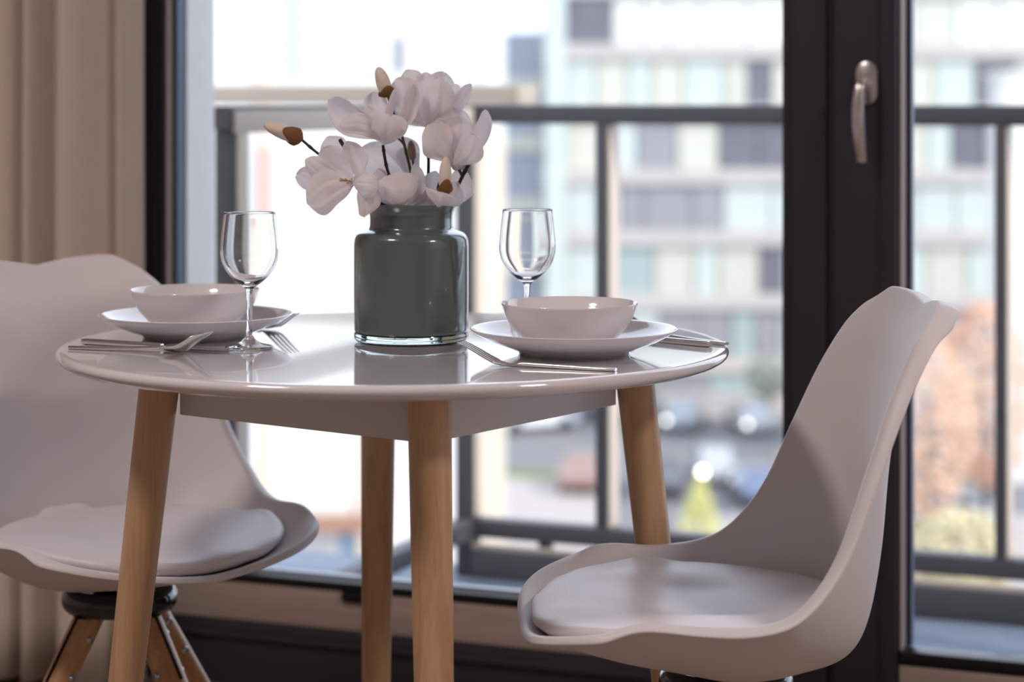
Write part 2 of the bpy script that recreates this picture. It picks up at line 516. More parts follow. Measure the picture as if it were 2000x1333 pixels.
# --- curtain
def curtain_mat():
    m, nt, b = new_mat('beige_linen_curtain')
    out = nt.nodes['Material Output']
    tc = nt.nodes.new('ShaderNodeTexCoord'); mp = nt.nodes.new('ShaderNodeMapping'); mp.inputs['Scale'].default_value = (900, 900, 60)
    nt.links.new(tc.outputs['Object'], mp.inputs[0])
    n = nt.nodes.new('ShaderNodeTexNoise'); n.inputs['Scale'].default_value = 1; n.inputs['Detail'].default_value = 3
    nt.links.new(mp.outputs[0], n.inputs['Vector'])
    mx = nt.nodes.new('ShaderNodeMix'); mx.data_type = 'RGBA'
    mx.inputs['A'].default_value = (.80, .68, .56, 1); mx.inputs['B'].default_value = (.90, .80, .69, 1)
    nt.links.new(n.outputs['Fac'], mx.inputs['Factor']); nt.links.new(mx.outputs['Result'], b.inputs['Base Color'])
    b.inputs['Roughness'].default_value = .9; b.inputs['Sheen Weight'].default_value = .3
    bp = nt.nodes.new('ShaderNodeBump'); bp.inputs['Strength'].default_value = .3; bp.inputs['Distance'].default_value = .001
    nt.links.new(n.outputs['Fac'], bp.inputs['Height']); nt.links.new(bp.outputs[0], b.inputs['Normal'])
    tl = nt.nodes.new('ShaderNodeBsdfTranslucent'); tl.inputs[0].default_value = (.72, .56, .42, 1)
    ms = nt.nodes.new('ShaderNodeMixShader'); ms.inputs[0].default_value = .15
    nt.links.new(b.outputs[0], ms.inputs[1]); nt.links.new(tl.outputs[0], ms.inputs[2]); nt.links.new(ms.outputs[0], out.inputs['Surface'])
    return m
M['curtain'] = curtain_mat()
cx1 = X_at(272, 3.36)
# plan of the folds: (distance left of the free edge, y)
fold = [(0, 3.375), (.0125, 3.345), (.024, 3.322), (.030, 3.365), (.048, 3.335), (.067, 3.292), (.087, 3.265), (.106, 3.262), (.125, 3.29), (.139, 3.350),
        (.149, 3.375), (.159, 3.345), (.178, 3.305), (.194, 3.285), (.201, 3.33), (.206, 3.375), (.213, 3.34), (.228, 3.30), (.25, 3.28), (.29, 3.285), (.34, 3.30),
        (.352, 3.36), (.372, 3.39), (.39, 3.33), (.42, 3.28), (.46, 3.30), (.475, 3.37), (.50, 3.385), (.52, 3.31), (.56, 3.28), (.60, 3.33), (.63, 3.38), (.68, 3.30), (.74, 3.29), (.78, 3.38)]
path = smooth_path([(cx1 - a, y, 0) for a, y in fold], 5)
bm = bmesh.new(); rows = []
ZN = 22
for j in range(ZN + 1):
    z = .015 + (2.42 - .015) * j / ZN
    row = []
    for i, p in enumerate(path):
        s = noise.noise(Vector((p.x * 3, z * .8, 1.3))) * .006
        gather = 1 - .04 * max(0, (z - .9)) / 1.6
        row.append((cx1 + (p.x - cx1) * gather + s, 3.34 + (p.y - 3.34) * (1.0 + .12 * noise.noise(Vector((p.x * 9, z * 1.1, 4)))), z))
    rows.append(row)
grid(bm, rows)
cur = link('curtain', bm, M['curtain'], mods=(('SOLIDIFY', {'thickness': .0016, 'offset': 0}),))
tag(cur, 'long beige linen curtain hanging in deep folds left of the window', 'curtain')
bm = bmesh.new(); tube(bm, [(cx1 - .95, 3.34, 2.445), (cx1 + .08, 3.34, 2.445)], .012, 16)
for k in range(14):
    x = cx1 - .02 - k * .058
rod = link('curtain_rod', bm, M['nickel'], auto=40)
tag(rod, 'metal curtain rod above the beige curtain', 'curtain rod')
for q in (-.90, -.02):
    bm = bmesh.new(); box(bm, (cx1 + q, 3.335, 2.457), (cx1 + q + .02, 3.345, CH - .0005))
    link('rod_bracket', bm, M['nickel'], rod, smooth=False)

# ------------------------------------------------------------------ dining table
TX, TD, TZ = -.141, 2.65, .75
tw = W(TX, TD)
table = empty('dining_table', (tw.x, tw.y, 0), YAW)      # local x = right, y = away from the camera
tag(table, 'round white dining table with four round beech legs by the window', 'table')
bm = bmesh.new()
RT = .4005
prof = [(0, .732), (RT - .018, .732), (RT - .010, .7335), (RT - .004, .737), (RT - .0008, .7405), (RT, .7435), (RT - .0006, .7465), (RT - .0025, .7488), (RT - .0055, .75), (RT - .012, .75), (.2, .75), (0, .75)]
lathe(bm, prof, 160)
link('table_top', bm, M['table_white'], table, auto=60)
LEG = [(-.273, -.048), (.288, .043), (.052, -.283), (-.036, .277)]
# apron boards between the legs
k = .955
for a, b in ((0, 2), (2, 1), (1, 3), (3, 0)):
    A = Vector((LEG[a][0] * k, LEG[a][1] * k, 0)); B = Vector((LEG[b][0] * k, LEG[b][1] * k, 0))
    d = (B - A); L = d.length; ang = math.atan2(d.y, d.x)
    xf = Matrix.Translation(A) @ Matrix.Rotation(ang, 4, 'Z')
    inward = 1 if (Matrix.Rotation(ang, 4, 'Z') @ Vector((0, 1, 0))).dot(-(A + B) / 2) > 0 else -1
    y0, y1 = (0, .018) if inward > 0 else (-.018, 0)
    box_obj('apron_panel', (.012, y0, .671), (L - .012, y1, .7315), M['apron'], table, bevel=.0015, xf=xf)
for (x, y) in LEG:
    bm = bmesh.new()
    rad = Vector((x, y, 0)).normalized()
    path, rr = [], []
    for i in range(15):
        z = .7315 * (1 - i / 14)
        path.append(Vector((x, y, z)) + rad * .112 * (.7315 - z))
        rr.append(.0238 - .0068 * (i / 14) ** 1.1)
    tube(bm, path, rr, 40)
    lg = link('leg', bm, M['beech'], table, auto=50)

# ------------------------------------------------------------------ chairs
EDGE = [(.1750, .1985, .4900), (.1362, .2009, .5019), (.0723, .2028, .4969), (.0168, .215, .4996), (-.0253, .2219, .5176), (-.0655, .2139, .5693),
        (-.0982, .1971, .6496), (-.1298, .176, .7275), (-.162, .1525, .7865), (-.1825, .1385, .8070), (-.1955, .1130, .8165)]
CEN = [(.2405, .455), (.158, .434), (.085, .4195), (.018, .4085), (-.050, .4175), (-.116, .441), (-.142, .530), (-.150, .645), (-.176, .745), (-.194, .787), (-.2060, .8110)]
NU, SUB = 12, 4
def shell_rows():
    E_ = catmull([(a, b, c) for a, b, c in EDGE], SUB); C_ = catmull([(a, 0, c) for a, c in CEN], SUB)
    rows = []; n = len(E_)
    for i, (e, c) in enumerate(zip(E_, C_)):
        v = i / (n - 1)
        f0 = max(0, 1 - v * 9) ; ps = 2.3 + 2.1 * f0
        pz = (1.45 * f0 + (1 - f0) * (3.0 if v < .45 else 2.1 + .9 * max(0, 1 - (v - .45) / .2)))
        row = []
        for j in range(-NU, NU + 1):
            u = j / NU; a = abs(u)
            crown = 0.008 * (1 - ((a - .62) / .62) ** 2) * max(0, (v - .92) / .08) if a > 0 else 0
            row.append(Vector((c.x + (e.x - c.x) * a ** ps, e.y * math.copysign(a ** .96, u) if a else 0, c.z + (e.z - c.z) * a ** pz + max(0, crown))))
        rows.append(row)
    return rows
ROWS = shell_rows()
def seat_z(s, y):
    """height of the seat pan at a point in plan"""
    best = None
    for r in range(0, len(ROWS) - 12):
        row = ROWS[r]
        w = row[-1].y
        j = min(2 * NU, max(0, (math.copysign((min(1, abs(y) / w)) ** (1 / .96), y) * NU + NU)))
        k = min(int(j), 2 * NU - 1); t = j - k
        p = row[k].lerp(row[k + 1], t)
        q = abs(p.x - s)
        if best is None or q < best[0]: best = (q, p.z)
    return best[1]

def make_chair():
    root = empty('dining_chair')
    bm = bmesh.new()
    V = grid(bm, ROWS)
    n, m = len(V), len(V[0])
    loop = [V[0][j] for j in range(m)] + [V[i][m - 1] for i in range(1, n)] + [V[n - 1][j] for j in range(m - 2, -1, -1)] + [V[i][0] for i in range(n - 2, 0, -1)]
    bmesh.ops.recalc_face_normals(bm, faces=bm.faces)
    bm.normal_update()
    up = 1 if V[n // 3][m // 2].normal.z > 0 else -1
    Ns = [v.normal * up for v in loop]
    L = len(loop); co = [v.co.copy() for v in loop]
    cen = Vector((0, 0, 0))
    outs = []
    for i in range(L):
        t = (co[(i + 1) % L] - co[i - 1]).normalized()
        o_ = t.cross(Ns[i]).normalized()
        inner = (V[n // 2][m // 2].co - co[i])
        outs.append(o_)
    # orientation of 'outward' from a side vertex
    i0 = m + n // 3
    if outs[i0].y < 0: outs = [-o for o in outs]
    for _ in range(10):
        outs = [(outs[i - 1] + outs[i] * 2 + outs[(i + 1) % L]).normalized() for i in range(L)]
        Ns = [(Ns[i - 1] + Ns[i] * 2 + Ns[(i + 1) % L]).normalized() for i in range(L)]
    prev = loop
    for (a, b) in ((.0035, .0002), (.0070, -.0020), (.0095, -.0060), (.0108, -.0115), (.0112, -.0175)):
        cur_ = []
        for i in range(L):
            v01 = (co[i].z - .47) / .35
            k = (1.0 + .25 * max(0, min(1, v01))) * (1 - .55 * max(0, min(1, (co[i].x - .05) / .12))) 
            ka = k * (1 - .85 * max(0, min(1, (co[i].z - .775) / .03)))
            cur_.append(bm.verts.new(co[i] + outs[i] * a * ka + Ns[i] * b * k))
        for i in range(L):
            bm.faces.new((prev[i], prev[(i + 1) % L], cur_[(i + 1) % L], cur_[i]))
        prev = cur_
    link('seat_shell', bm, M['shell'], root, mods=(('SOLIDIFY', {'thickness': .0042, 'offset': 0}), ('SUBSURF', {'levels': 1, 'render_levels': 2})))
    # cushion
    bm = bmesh.new()
    NA, NR = 72, 14
    s0 = .052
    top, bot = [], []
    def outline(a):
        c, s = math.cos(a), math.sin(a)
        if c >= 0:
            ax, p = .185, 2.4
        else:
            ax, p = .184, 2.1
        wy = .186
        r = (abs(c / ax) ** p + abs(s / wy) ** p) ** (-1 / p)
        return r * c, r * s
    for i in range(NR + 1):
        r = i / NR
        rt, rb = [], []
        for k_ in range(NA):
            a = 2 * math.pi * k_ / NA
            ox, oy = outline(a)
            s, y = s0 + ox * r, oy * r
            zb = seat_z(s, y) + .0045
            edge = (1 - r ** 9) ** .5 if r < 1 else 0
            crown = .487 + .010 * (abs(y) / .18) ** 2 - .010 * math.exp(-((s - .02) / .09) ** 2 - (y / .10) ** 2) + .06 * max(0, -s - .03) ** 1.0
            crown -= .050 * max(0, s - .10)
            wr = .0022 * math.sin(y * 62 + 1.0 + 14 * s) * math.exp(-((s - .10) / .10) ** 2) * (1 - r ** 3) + .0028 * noise.noise(Vector((s * 9, y * 17, 2.0)))
            rim_z = max(zb + .012, crown - .020)
            zt = rim_z + (crown + wr - rim_z) * edge
            rt.append(Vector((s, y, max(zt, zb + .006)))); rb.append(Vector((s, y, min(zb, zt - .004))))
        top.append(rt); bot.append(rb)
    ct_ = bm.verts.new(sum(top[0], Vector()) / NA); cb_ = bm.verts.new(sum(bot[0], Vector()) / NA)
    T = [[bm.verts.new(p) for p in r_] for r_ in top[1:]]; B = [[bm.verts.new(p) for p in r_] for r_ in bot[1:]]
    for k_ in range(NA):
        k2 = (k_ + 1) % NA
        bm.faces.new((ct_, T[0][k_], T[0][k2])); bm.faces.new((cb_, B[0][k2], B[0][k_]))
        for i in range(NR - 1):
            bm.faces.new((T[i][k_], T[i + 1][k_], T[i + 1][k2], T[i][k2]))
            bm.faces.new((B[i][k2], B[i + 1][k2], B[i + 1][k_], B[i][k_]))
        bm.faces.new((T[-1][k_], B[-1][k_], B[-1][k2], T[-1][k2]))
    link('seat_cushion', bm, M['cushion'], root, mods=(('SUBSURF', {'levels': 1, 'render_levels': 1}),))
    # swivel base
    bx = .018
    bm = bmesh.new()
    pr = [(0, .366), (.060, .366), (.069, .3675), (.0735, .373), (.0755, .380), (.0745, .388), (.0700, .395), (.0635, .398), (.0575, .396), (.0545, .391), (.050, .389), (0, .389)]
    lathe(bm, [(r_, z_ + .010) for r_, z_ in pr], 72, c=(bx, 0, 0))
    link('swivel_ring', bm, M['black_plastic'], root, auto=50)
    bm = bmesh.new(); lathe(bm, [(0, .3992), (.034, .3992), (.034, .4045), (0, .4045)], 32, c=(bx, 0, 0))
    link('seat_mount', bm, M['black_plastic'], root, auto=40)
    return root, bx

def chair_legs(root, bx, rot):
    for q in range(4):
        a = rot + q * math.pi / 2
        dx, dy = math.cos(a), math.sin(a)
        top = Vector((bx + dx * .050, dy * .050, .3755)); foot = Vector((bx + dx * .300, dy * .300, 0.0))
        ax = (foot - top)
        N_ = 18; path = [top.lerp(foot, i / N_) for i in range(N_ + 1)]
        bm = bmesh.new()
        rr = [.0205 + .0012 * math.sin(min(1, i / 6) * math.pi / 2) - .0065 * (i / N_) ** 1.4 for i in range(N_ + 1)]
        # rings kept horizontal so that the leg starts flush under the ring and ends flat on the floor
        rows = []
        for p, r_ in zip(path, rr):
            rows.append([p + Vector((math.cos(t) * r_, math.sin(t) * r_, 0)) for t in [2 * math.pi * k_ / 24 for k_ in range(24)]])
        V = grid(bm, rows, close_u=True); bm.faces.new(V[0]); bm.faces.new(V[-1][::-1])
        leg = link('leg', bm, M['chair_wood'], root, auto=50)
        axn = ax.normalized()
        side = Vector((-dy, dx, 0)); outw = side.cross(axn).normalized()
        if outw.z < 0: outw = -outw
        # saw slot with the steel tongue along the leg, on the radial plane
        bm = bmesh.new()
        for sgn in (1, -1):
            c0 = top + axn * .004; c1 = top + axn * .098
            o_ = outw * sgn
            w = side * .0012
            r0, r1 = .0190, .0203
            vs = [bm.verts.new(p) for p in (c0 - w + o_ * (r0 - .004), c0 + w + o_ * (r0 - .004), c1 + w + o_ * (r1 - .004), c1 - w + o_ * (r1 - .004),
                                            c0 - w + o_ * (r0 + .0006), c0 + w + o_ * (r0 + .0006), c1 + w + o_ * (r1 + .0006), c1 - w + o_ * (r1 + .0006))]
            for f in ((0, 1, 2, 3), (4, 5, 6, 7), (0, 1, 5, 4), (1, 2, 6, 5), (2, 3, 7, 6), (3, 0, 4, 7)):
                bm.faces.new([vs[i] for i in f])
        link('slot', bm, M['slot'], leg, smooth=False)
        for sgn in (1, -1):
            for dist in (.030, .082):
                c0 = top + axn * dist + side * sgn * .0202
                rot_m = side.to_track_quat('Z', 'Y').to_matrix().to_4x4() if sgn > 0 else (-side).to_track_quat('Z', 'Y').to_matrix().to_4x4()
                bm = bmesh.new()
                lathe(bm, [(0, -.003), (.0052, -.003), (.0052, .0016), (.0043, .0028), (.0026, .0031), (.0022, .0012), (0, .0010)], 20, xf=Matrix.Translation(c0) @ rot_m)
                link('screw', bm, M['screw'], leg, auto=40)
    return root

def place_chair(root, Xc, Dc, fx, fd):
    p = W(Xc, Dc)
    root.location = (p.x, p.y, 0); root.rotation_euler = (0, 0, heading(fx, fd))
ch_r, bx = make_chair()
ch_l = copy_tree(ch_r)
ph = R(3.14); place_chair(ch_r, .258, 2.4696, -math.cos(ph), -math.sin(ph))
ph = R(49.47); place_chair(ch_l, -.5252, 2.8961, math.cos(ph), -math.sin(ph))
chair_legs(ch_r, bx, R(45))
# the left base is swivelled: legs point (.8,-.6) in the camera's plan
target = heading(.77, -.64)
chair_legs(ch_l, bx, target - ch_l.rotation_euler[2])
tag(ch_r, 'white shell chair with padded seat seen from the side, before the dark door frame', 'chair', 'white shell chairs at the table')
tag(ch_l, 'white moulded shell chair in front of the curtain, wooden legs with screws under its seat', 'chair', 'white shell chairs at the table')

# ------------------------------------------------------------------ tableware
def place(name, Xc, Dc, z, rz=0.0):
    p = W(Xc, Dc, z)
    return empty(name, p, rz)

def single(name, bm, mat, Xc, Dc, z, rz=0.0, **k):
    o = link(name, bm, mat, **k)
    o.location = W(Xc, Dc, z); o.rotation_euler = (0, 0, rz)
    return o

def plate_bm():
    bm = bmesh.new()
    pr = [(0, .0035), (.058, .0035), (.060, .0), (.0635, 0), (.0655, .0045), (.080, .0090), (.098, .0160), (.112, .0232), (.1188, .0278), (.1200, .0292), (.1192, .0300),
          (.1165, .0290), (.108, .0245), (.094, .0178), (.078, .0120), (.064, .0085), (.05, .0072), (0, .0070)]
    lathe(bm, pr, 128)
    return bm
def bowl_bm():
    bm = bmesh.new()
    pr = [(0, .003), (.036, .003), (.0375, .0), (.0405, 0), (.0425, .003), (.0575, .0120), (.0685, .0240), (.0758, .0370), (.0785, .0475), (.0798, .0498), (.0792, .0508), (.0778, .0500),
          (.0745, .0395), (.0665, .0265), (.0553, .0160), (.040, .0090), (.028, .0062), (0, .0055)]
    lathe(bm, pr, 128)
    return bm
PR = (.0716, 2.54); PL = (-.3903, 2.716)
pl = single('plate', plate_bm(), M['porcelain'], *PR, TZ, auto=70)
tag(pl, 'white porcelain plate under the bowl in front of the right wine glass', 'plate', 'white plates on the table')
p2 = pl.copy(); COL.objects.link(p2); p2.location = W(*PL, TZ)
tag(p2, 'white porcelain plate under the bowl behind the spoon, at the left place setting', 'plate', 'white plates on the table')
bw = single('bowl', bowl_bm(), M['porcelain'], .0665, 2.555, TZ + .0072, auto=70)
tag(bw, 'white porcelain bowl standing on the right plate', 'bowl', 'white bowls on the plates')
b2 = bw.copy(); COL.objects.link(b2); b2.location = W(-.394, 2.735, TZ + .0072)
tag(b2, 'white porcelain bowl standing on the left plate', 'bowl', 'white bowls on the plates')

# wine glass
def wine_glass(Xc, Dc, label):
    root = place('wine_glass', Xc, Dc, TZ + .0006)
    tag(root, label, 'wine glass', 'stemmed wine glasses on the table')
    bm = bmesh.new()
    outer = [(0, .0), (.0270, .0), (.0284, .0008), (.0284, .0018), (.0255, .0030), (.0170, .0048), (.0100, .0074), (.0060, .0115), (.0040, .018), (.0035, .030), (.0034, .045), (.0036, .058), (.0042, .0665),
             (.0060, .0710), (.0110, .0745), (.0190, .0810), (.0265, .0895), (.0315, .0985), (.0340, .1080), (.0346, .1165), (.0338, .1290), (.0322, .1430), (.0305, .1580), (.03005, .1598)]
    inner = [(.0293, .1598), (.0292, .1580), (.0309, .1430), (.0325, .1290), (.0333, .1165), (.0327, .1080), (.0302, .0990), (.0252, .0905), (.0180, .0828), (.0100, .0780), (0, .0762)]
    o2 = smooth_path([(r, 0, z) for r, z in outer[8:]], 3)
    i2 = smooth_path([(r, 0, z) for r, z in inner], 3)
    pr = outer[:8] + [(max(0, p.x), p.z) for p in o2] + [(max(0, p.x), p.z) for p in i2[:-1]] + [(0, .0762)]
    lathe(bm, pr, 96)
    link('glass_body', bm, M['glass'], root)
    return root
wine_glass(-.3093, 2.593, 'clear stemmed wine glass standing in front of the left bowl')
wine_glass(.0186, 2.664, 'clear stemmed wine glass standing behind the right bowl')

# cutlery -------------------------------------------------------------
def strip(bm, stations):
    """stations: (point, half width, half thickness); rounded flat bar along local x"""
    rows = []
    for (x, y, z, w, t) in stations:
        rows.append([(x, y + w * math.copysign(abs(math.cos(a)) ** .6, math.cos(a)), z + t * math.copysign(abs(math.sin(a)) ** .8, math.sin(a))) for a in [2 * math.pi * k / 12 for k in range(12)]])
    V = grid(bm, rows, close_u=True); bm.faces.new(V[0]); bm.faces.new(V[-1][::-1])
def lay(root_name, a, b, zlift, label, cat, group):
    """empty at a whose x axis points to b (camera plan coordinates)"""
    pa, pb = W(*a), W(*b)
    r = empty(root_name, (pa.x, pa.y, TZ + zlift), math.atan2(pb.y - pa.y, pb.x - pa.x))
    tag(r, label, cat, group); return r

def handle_stations(L, lift_end):
    st_ = []
    for i in range(13):
        t = i / 12
        w = .0044 - .0018 * t if t < .8 else .0030 - .0004 * (t - .8)
        if i == 0: w = .0040
        th = .0019 + .0003 * math.sin(math.pi * t)
        st_.append((L * t, 0, .0021 + lift_end * t ** 2.2, w, th))
    return st_

def fork(a, b, label, group='stainless forks on the table'):
    r = lay('fork', a, b, 0, label, 'fork', group)
    bm = bmesh.new(); strip(bm, handle_stations(.108, .0015))
    link('handle', bm, M['steel'], r, auto=60)
    bm = bmesh.new()
    # neck and palm, dipping to the table then rising into the tines
    strip(bm, [(.1075, 0, .0036, .0026, .0018), (.114, 0, .0030, .0030, .0015), (.121, 0, .0022, .0060, .0011), (.128, 0, .0022, .0100, .0009), (.136, 0, .0036, .0118, .0009), (.141, 0, .0052, .0121, .0009)])
    link('palm', bm, M['steel'], r, auto=60)
    for q in range(4):
        y = (q - 1.5) * .0066
        bm = bmesh.new()
        strip(bm, [(.140, y, .0050, .0020, .0009), (.150, y, .0095, .0018, .0009), (.162, y * .97, .0158, .0016, .0009), (.174, y * .93, .0215, .0013, .0009), (.182, y * .92, .0245, .0007, .0006)])
        link('tine', bm, M['steel'], r, auto=60)
    return r

def spoon(a, b, label, group='stainless spoons on the table', zl=0):
    r = lay('spoon', a, b, zl, label, 'spoon', group)
    bm = bmesh.new(); strip(bm, handle_stations(.122, .0045))
    link('handle', bm, M['steel'], r, auto=60)
    bm = bmesh.new()
    rows_t, rows_b = [], []
    NS, NW = 18, 10
    L0, L1 = .118, .186
    for i in range(NS + 1):
        t = i / NS
        x = L0 + (L1 - L0) * t
        w = .0027 + .0195 * (math.sin(math.pi * min(1, (t * .97 + .03)) ** .9)) ** .6 if 0 < i < NS else (.0030 if i == 0 else .0008)
        zc = .0062 - .0052 * math.sin(math.pi * min(1, t * 1.35 + .02)) ** 1.0 + .0420 * max(0, t - .45) ** 1.3
        dep = .0100 * math.sin(math.pi * t) ** .7 if 0 < t < 1 else 0
        rt = []
        for k in range(NW + 1):
            u = -1 + 2 * k / NW
            rt.append((x, w * u, zc + dep * u * u))
        rows_t.append(rt)
    grid(bm, rows_t)
    link('spoon_bowl', bm, M['steel'], r, mods=(('SOLIDIFY', {'thickness': .0012, 'offset': 1}), ('SUBSURF', {'levels': 1, 'render_levels': 1})))
    return r

def knife(a, b, label, group='stainless knives on the table', zl=0):
    r = lay('knife', a, b, zl, label, 'knife', group)
    bm = bmesh.new(); strip(bm, [(0, 0, .0036, .0042, .0030), (.004, 0, .0036, .0050, .0036), (.05, 0, .0036, .0050, .0035), (.105, 0, .0034, .0042, .0031), (.112, 0, .0032, .0038, .0026)])
    link('handle', bm, M['steel'], r, auto=60)
    bm = bmesh.new(); strip(bm, [(.1115, 0, .0026, .0040, .0012), (.120, .0012, .0022, .0072, .0008), (.150, .0012, .0020, .0090, .0007), (.185, .0005, .0019, .0085, .0006), (.204, -.001, .0018, .0055, .0005), (.213, -.003, .0018, .0010, .0004)])
    link('blade', bm, M['steel'], r, auto=60)
    return r

spoon((-.520, 2.587), (-.355, 2.532), 'steel dessert spoon lying in front of the left plate, handle to the left table edge')
knife((-.514, 2.638), (-.323, 2.552), 'steel knife lying between the left plate and the spoon')
fork((-.393, 2.903), (-.275, 2.765), 'steel fork behind the left plate, only its tine tips showing')
fork((.112, 2.372), (-.048, 2.437), 'steel fork lying in front of the right plate, tines to the vase')
knife((.2345, 2.606), (.085, 2.745), 'steel knife with thick handle lying right of the right plate, nearest the camera')
spoon((.2560, 2.625), (.110, 2.772), 'thin steel spoon handle at the right table edge, behind the knife')

# ------------------------------------------------------------------ vase
VX, VD = -.1222, 2.672
vase = place('vase', VX, VD, TZ + .0006); tag(vase, 'sage green glass vase with a narrow neck in the middle of the table', 'vase')
bm = bmesh.new()
outer = [(.0655, .0100), (.0685, .0125), (.0692, .020), (.0695, .060), (.0695, .110), (.0694, .118), (.0680, .1255), (.0640, .1305), (.0575, .1335), (.0527, .1355), (.0505, .1385), (.0502, .144), (.0502, .151), (.0512, .1570), (.0535, .1620), (.0553, .1662)]
inner = [(.0543, .1668), (.0525, .1625), (.0500, .1570), (.0490, .151), (.0490, .144), (.0492, .1380), (.0525, .1335), (.060, .1285), (.0650, .1230), (.0668, .112), (.0668, .06), (.066, .020), (.060, .0150), (0, .0145)]
o2 = smooth_path([(r, 0, z) for r, z in outer], 3)
pr = [(0, .0095)] + [(p.x, p.z) for p in o2] + inner
lathe(bm, pr, 128)
link('vase_body', bm, M['vase_glass'], vase, auto=70)
bm = bmesh.new(); lathe(bm, [(0, 0), (.064, 0), (.0675, .0012), (.0693, .0042), (.0694, .0092), (.0680, .0118), (.0655, .0094), (0, .0094)], 128)
o = link('vase_base', bm, M['vase_clear'], vase, auto=70); o['label'] = 'thick clear glass bottom'

# ------------------------------------------------------------------ magnolias
to_cam = (Vector((0, 0, CAM_H)) - P(800, 300, 2.67)).normalized()
def petal(root, base, tip, w, d=2.66, dt=0.0, bow=0.0, bz=0.0, roll=0.0, cup=.22, ruff=.13, wide=.62, tipw=.35, curl=0.0, seed=0):
    """base, tip in photo pixels; w width in photo pixels; d depth, dt how much further the tip is; bow sideways px;
       bz belly towards the camera (m); roll degrees around the axis; cup cross curvature (+ edges towards camera)"""
    A = P(*base, d); B = P(*tip, d + dt)
    org = root.location
    ax = (B - A); L = ax.length; ax.normalize()
    n = (to_cam - ax * to_cam.dot(ax)).normalized()
    s = ax.cross(n).normalized()
    n2 = n * math.cos(R(roll)) + s * math.sin(R(roll)); s2 = ax.cross(n2).normalized()
    hw = w / F_PX * d / 2
    rnd = random.Random(seed * 31 + int(base[0] * 7 + tip[1]))
    ph = rnd.uniform(0, 6)
    NL, NWd = 18, 16
    rows = []
    side = s * (bow / F_PX * d)
    for i in range(NL + 1):
        t = i / NL
        c = A.lerp(B, t) + side * math.sin(math.pi * t) + n2 * bz * math.sin(math.pi * min(1, t * 1.05)) + n2 * curl * max(0, t - .6) ** 2 * 4
        # obovate outline
        if t < wide: k = (math.sin(math.pi / 2 * t / wide)) ** .85
        else:
            q = (t - wide) / (1 - wide); k = tipw * (1 - q ** 4) + (1 - tipw) * math.sqrt(max(0, 1 - q * q))
            if i == NL: k = .10
        k = max(k, .10)
        row = []
        for j in range(NWd + 1):
            u = -1 + 2 * j / NWd
            r_ = ruff * hw * (math.sin(5 * t * 2 + ph + 3 * u) + .6 * math.sin(13 * t + ph * 2 + u)) * abs(u) ** 2
            e_ = 1 + .07 * math.sin(9 * t + ph + (2 if u > 0 else 0)) * abs(u)
            row.append(c + s2 * (hw * k * u * e_) + n2 * (cup * hw * k * (u * u - .35) + r_)
                       + n2 * hw * (.05 * math.sin(u * 9 + ph) + .03 * math.sin(u * 17 + ph * 3 + 4 * t)) * math.sin(math.pi * t) ** .6 - org)
        rows.append(row)
    bm = bmesh.new(); grid(bm, rows)
    return link('petal', bm, M['petal'], root, mods=(('SUBSURF', {'levels': 1, 'render_levels': 1}), ('SOLIDIFY', {'thickness': .0005, 'offset': 0})))

def bud(root, base, tip, w, d, mat='bud', calyx=.32, name='bud'):
    A = P(*base, d); B = P(*tip, d); org = root.location
    L = (B - A).length; hw = w / F_PX * d / 2
    xf = Matrix.Translation(A - org) @ (B - A).normalized().to_track_quat('Z', 'Y').to_matrix().to_4x4()
    bm = bmesh.new()
    pr = [(0, 0), (.45 * hw, .01 * L), (.80 * hw, .12 * L), (.97 * hw, .30 * L), (1.0 * hw, .45 * L), (.93 * hw, .62 * L), (.75 * hw, .80 * L), (.48 * hw, .93 * L), (.2 * hw, .99 * L), (0, L)]
    rings = lathe(bm, pr, 24)
    for rg in rings:
        if len(rg) > 1:
            z = rg[0].co.z / L
            for k, v in enumerate(rg):
                a = 2 * math.pi * k / 24
                f = 1 - .10 * max(0, math.cos(a * 3 + z * 4)) ** 6
                v.co.x *= f; v.co.y *= f
    for v in bm.verts: v.co = xf @ v.co
    b_ = link(name, bm, M[mat], root)
    if calyx > 0:
        bm = bmesh.new(); rows = []
        for i in range(7):
            t = i / 6
            z = calyx * L * t
            zz = z / L
            r0 = hw * 1.08 * min(1, (zz / .18) ** .5 if zz > 0 else 0) + .0006
            row = []
            for k in range(24):
                a = 2 * math.pi * k / 24
                zs = z * (1 + .45 * math.sin(2 * a + 1) * t)
                row.append(xf @ Vector((r0 * math.cos(a), r0 * math.sin(a), zs - .0008)))
            rows.append(row)
        grid(bm, rows, close_u=True)
        link('calyx', bm, M['calyx'], root, mods=(('SOLIDIFY', {'thickness': .0007, 'offset': 1}),))
    return b_

def stem(root, pts, rad, mat='stem', name='stem', knots=True):
    """pts: (px, py, depth)"""
    path = smooth_path([P(*p) - root.location for p in pts], 6)
    bm = bmesh.new()
    N_ = len(path)
    rr = [rad * (1 + (.35 if (knots and i % 7 == 3) else 0)) for i in range(N_)]
    tube(bm, path, rr, 10)
    return link(name, bm, M[mat], root)

def into_vase(pt, low=(790, 600, 2.672)):
    return [pt, low]

def branch(px, py, d, label):
    r = empty('magnolia_branch', P(px, py, d)); tag(r, label, 'flower', 'artificial magnolia branches in the vase'); return r

FOOT = (800, 640)
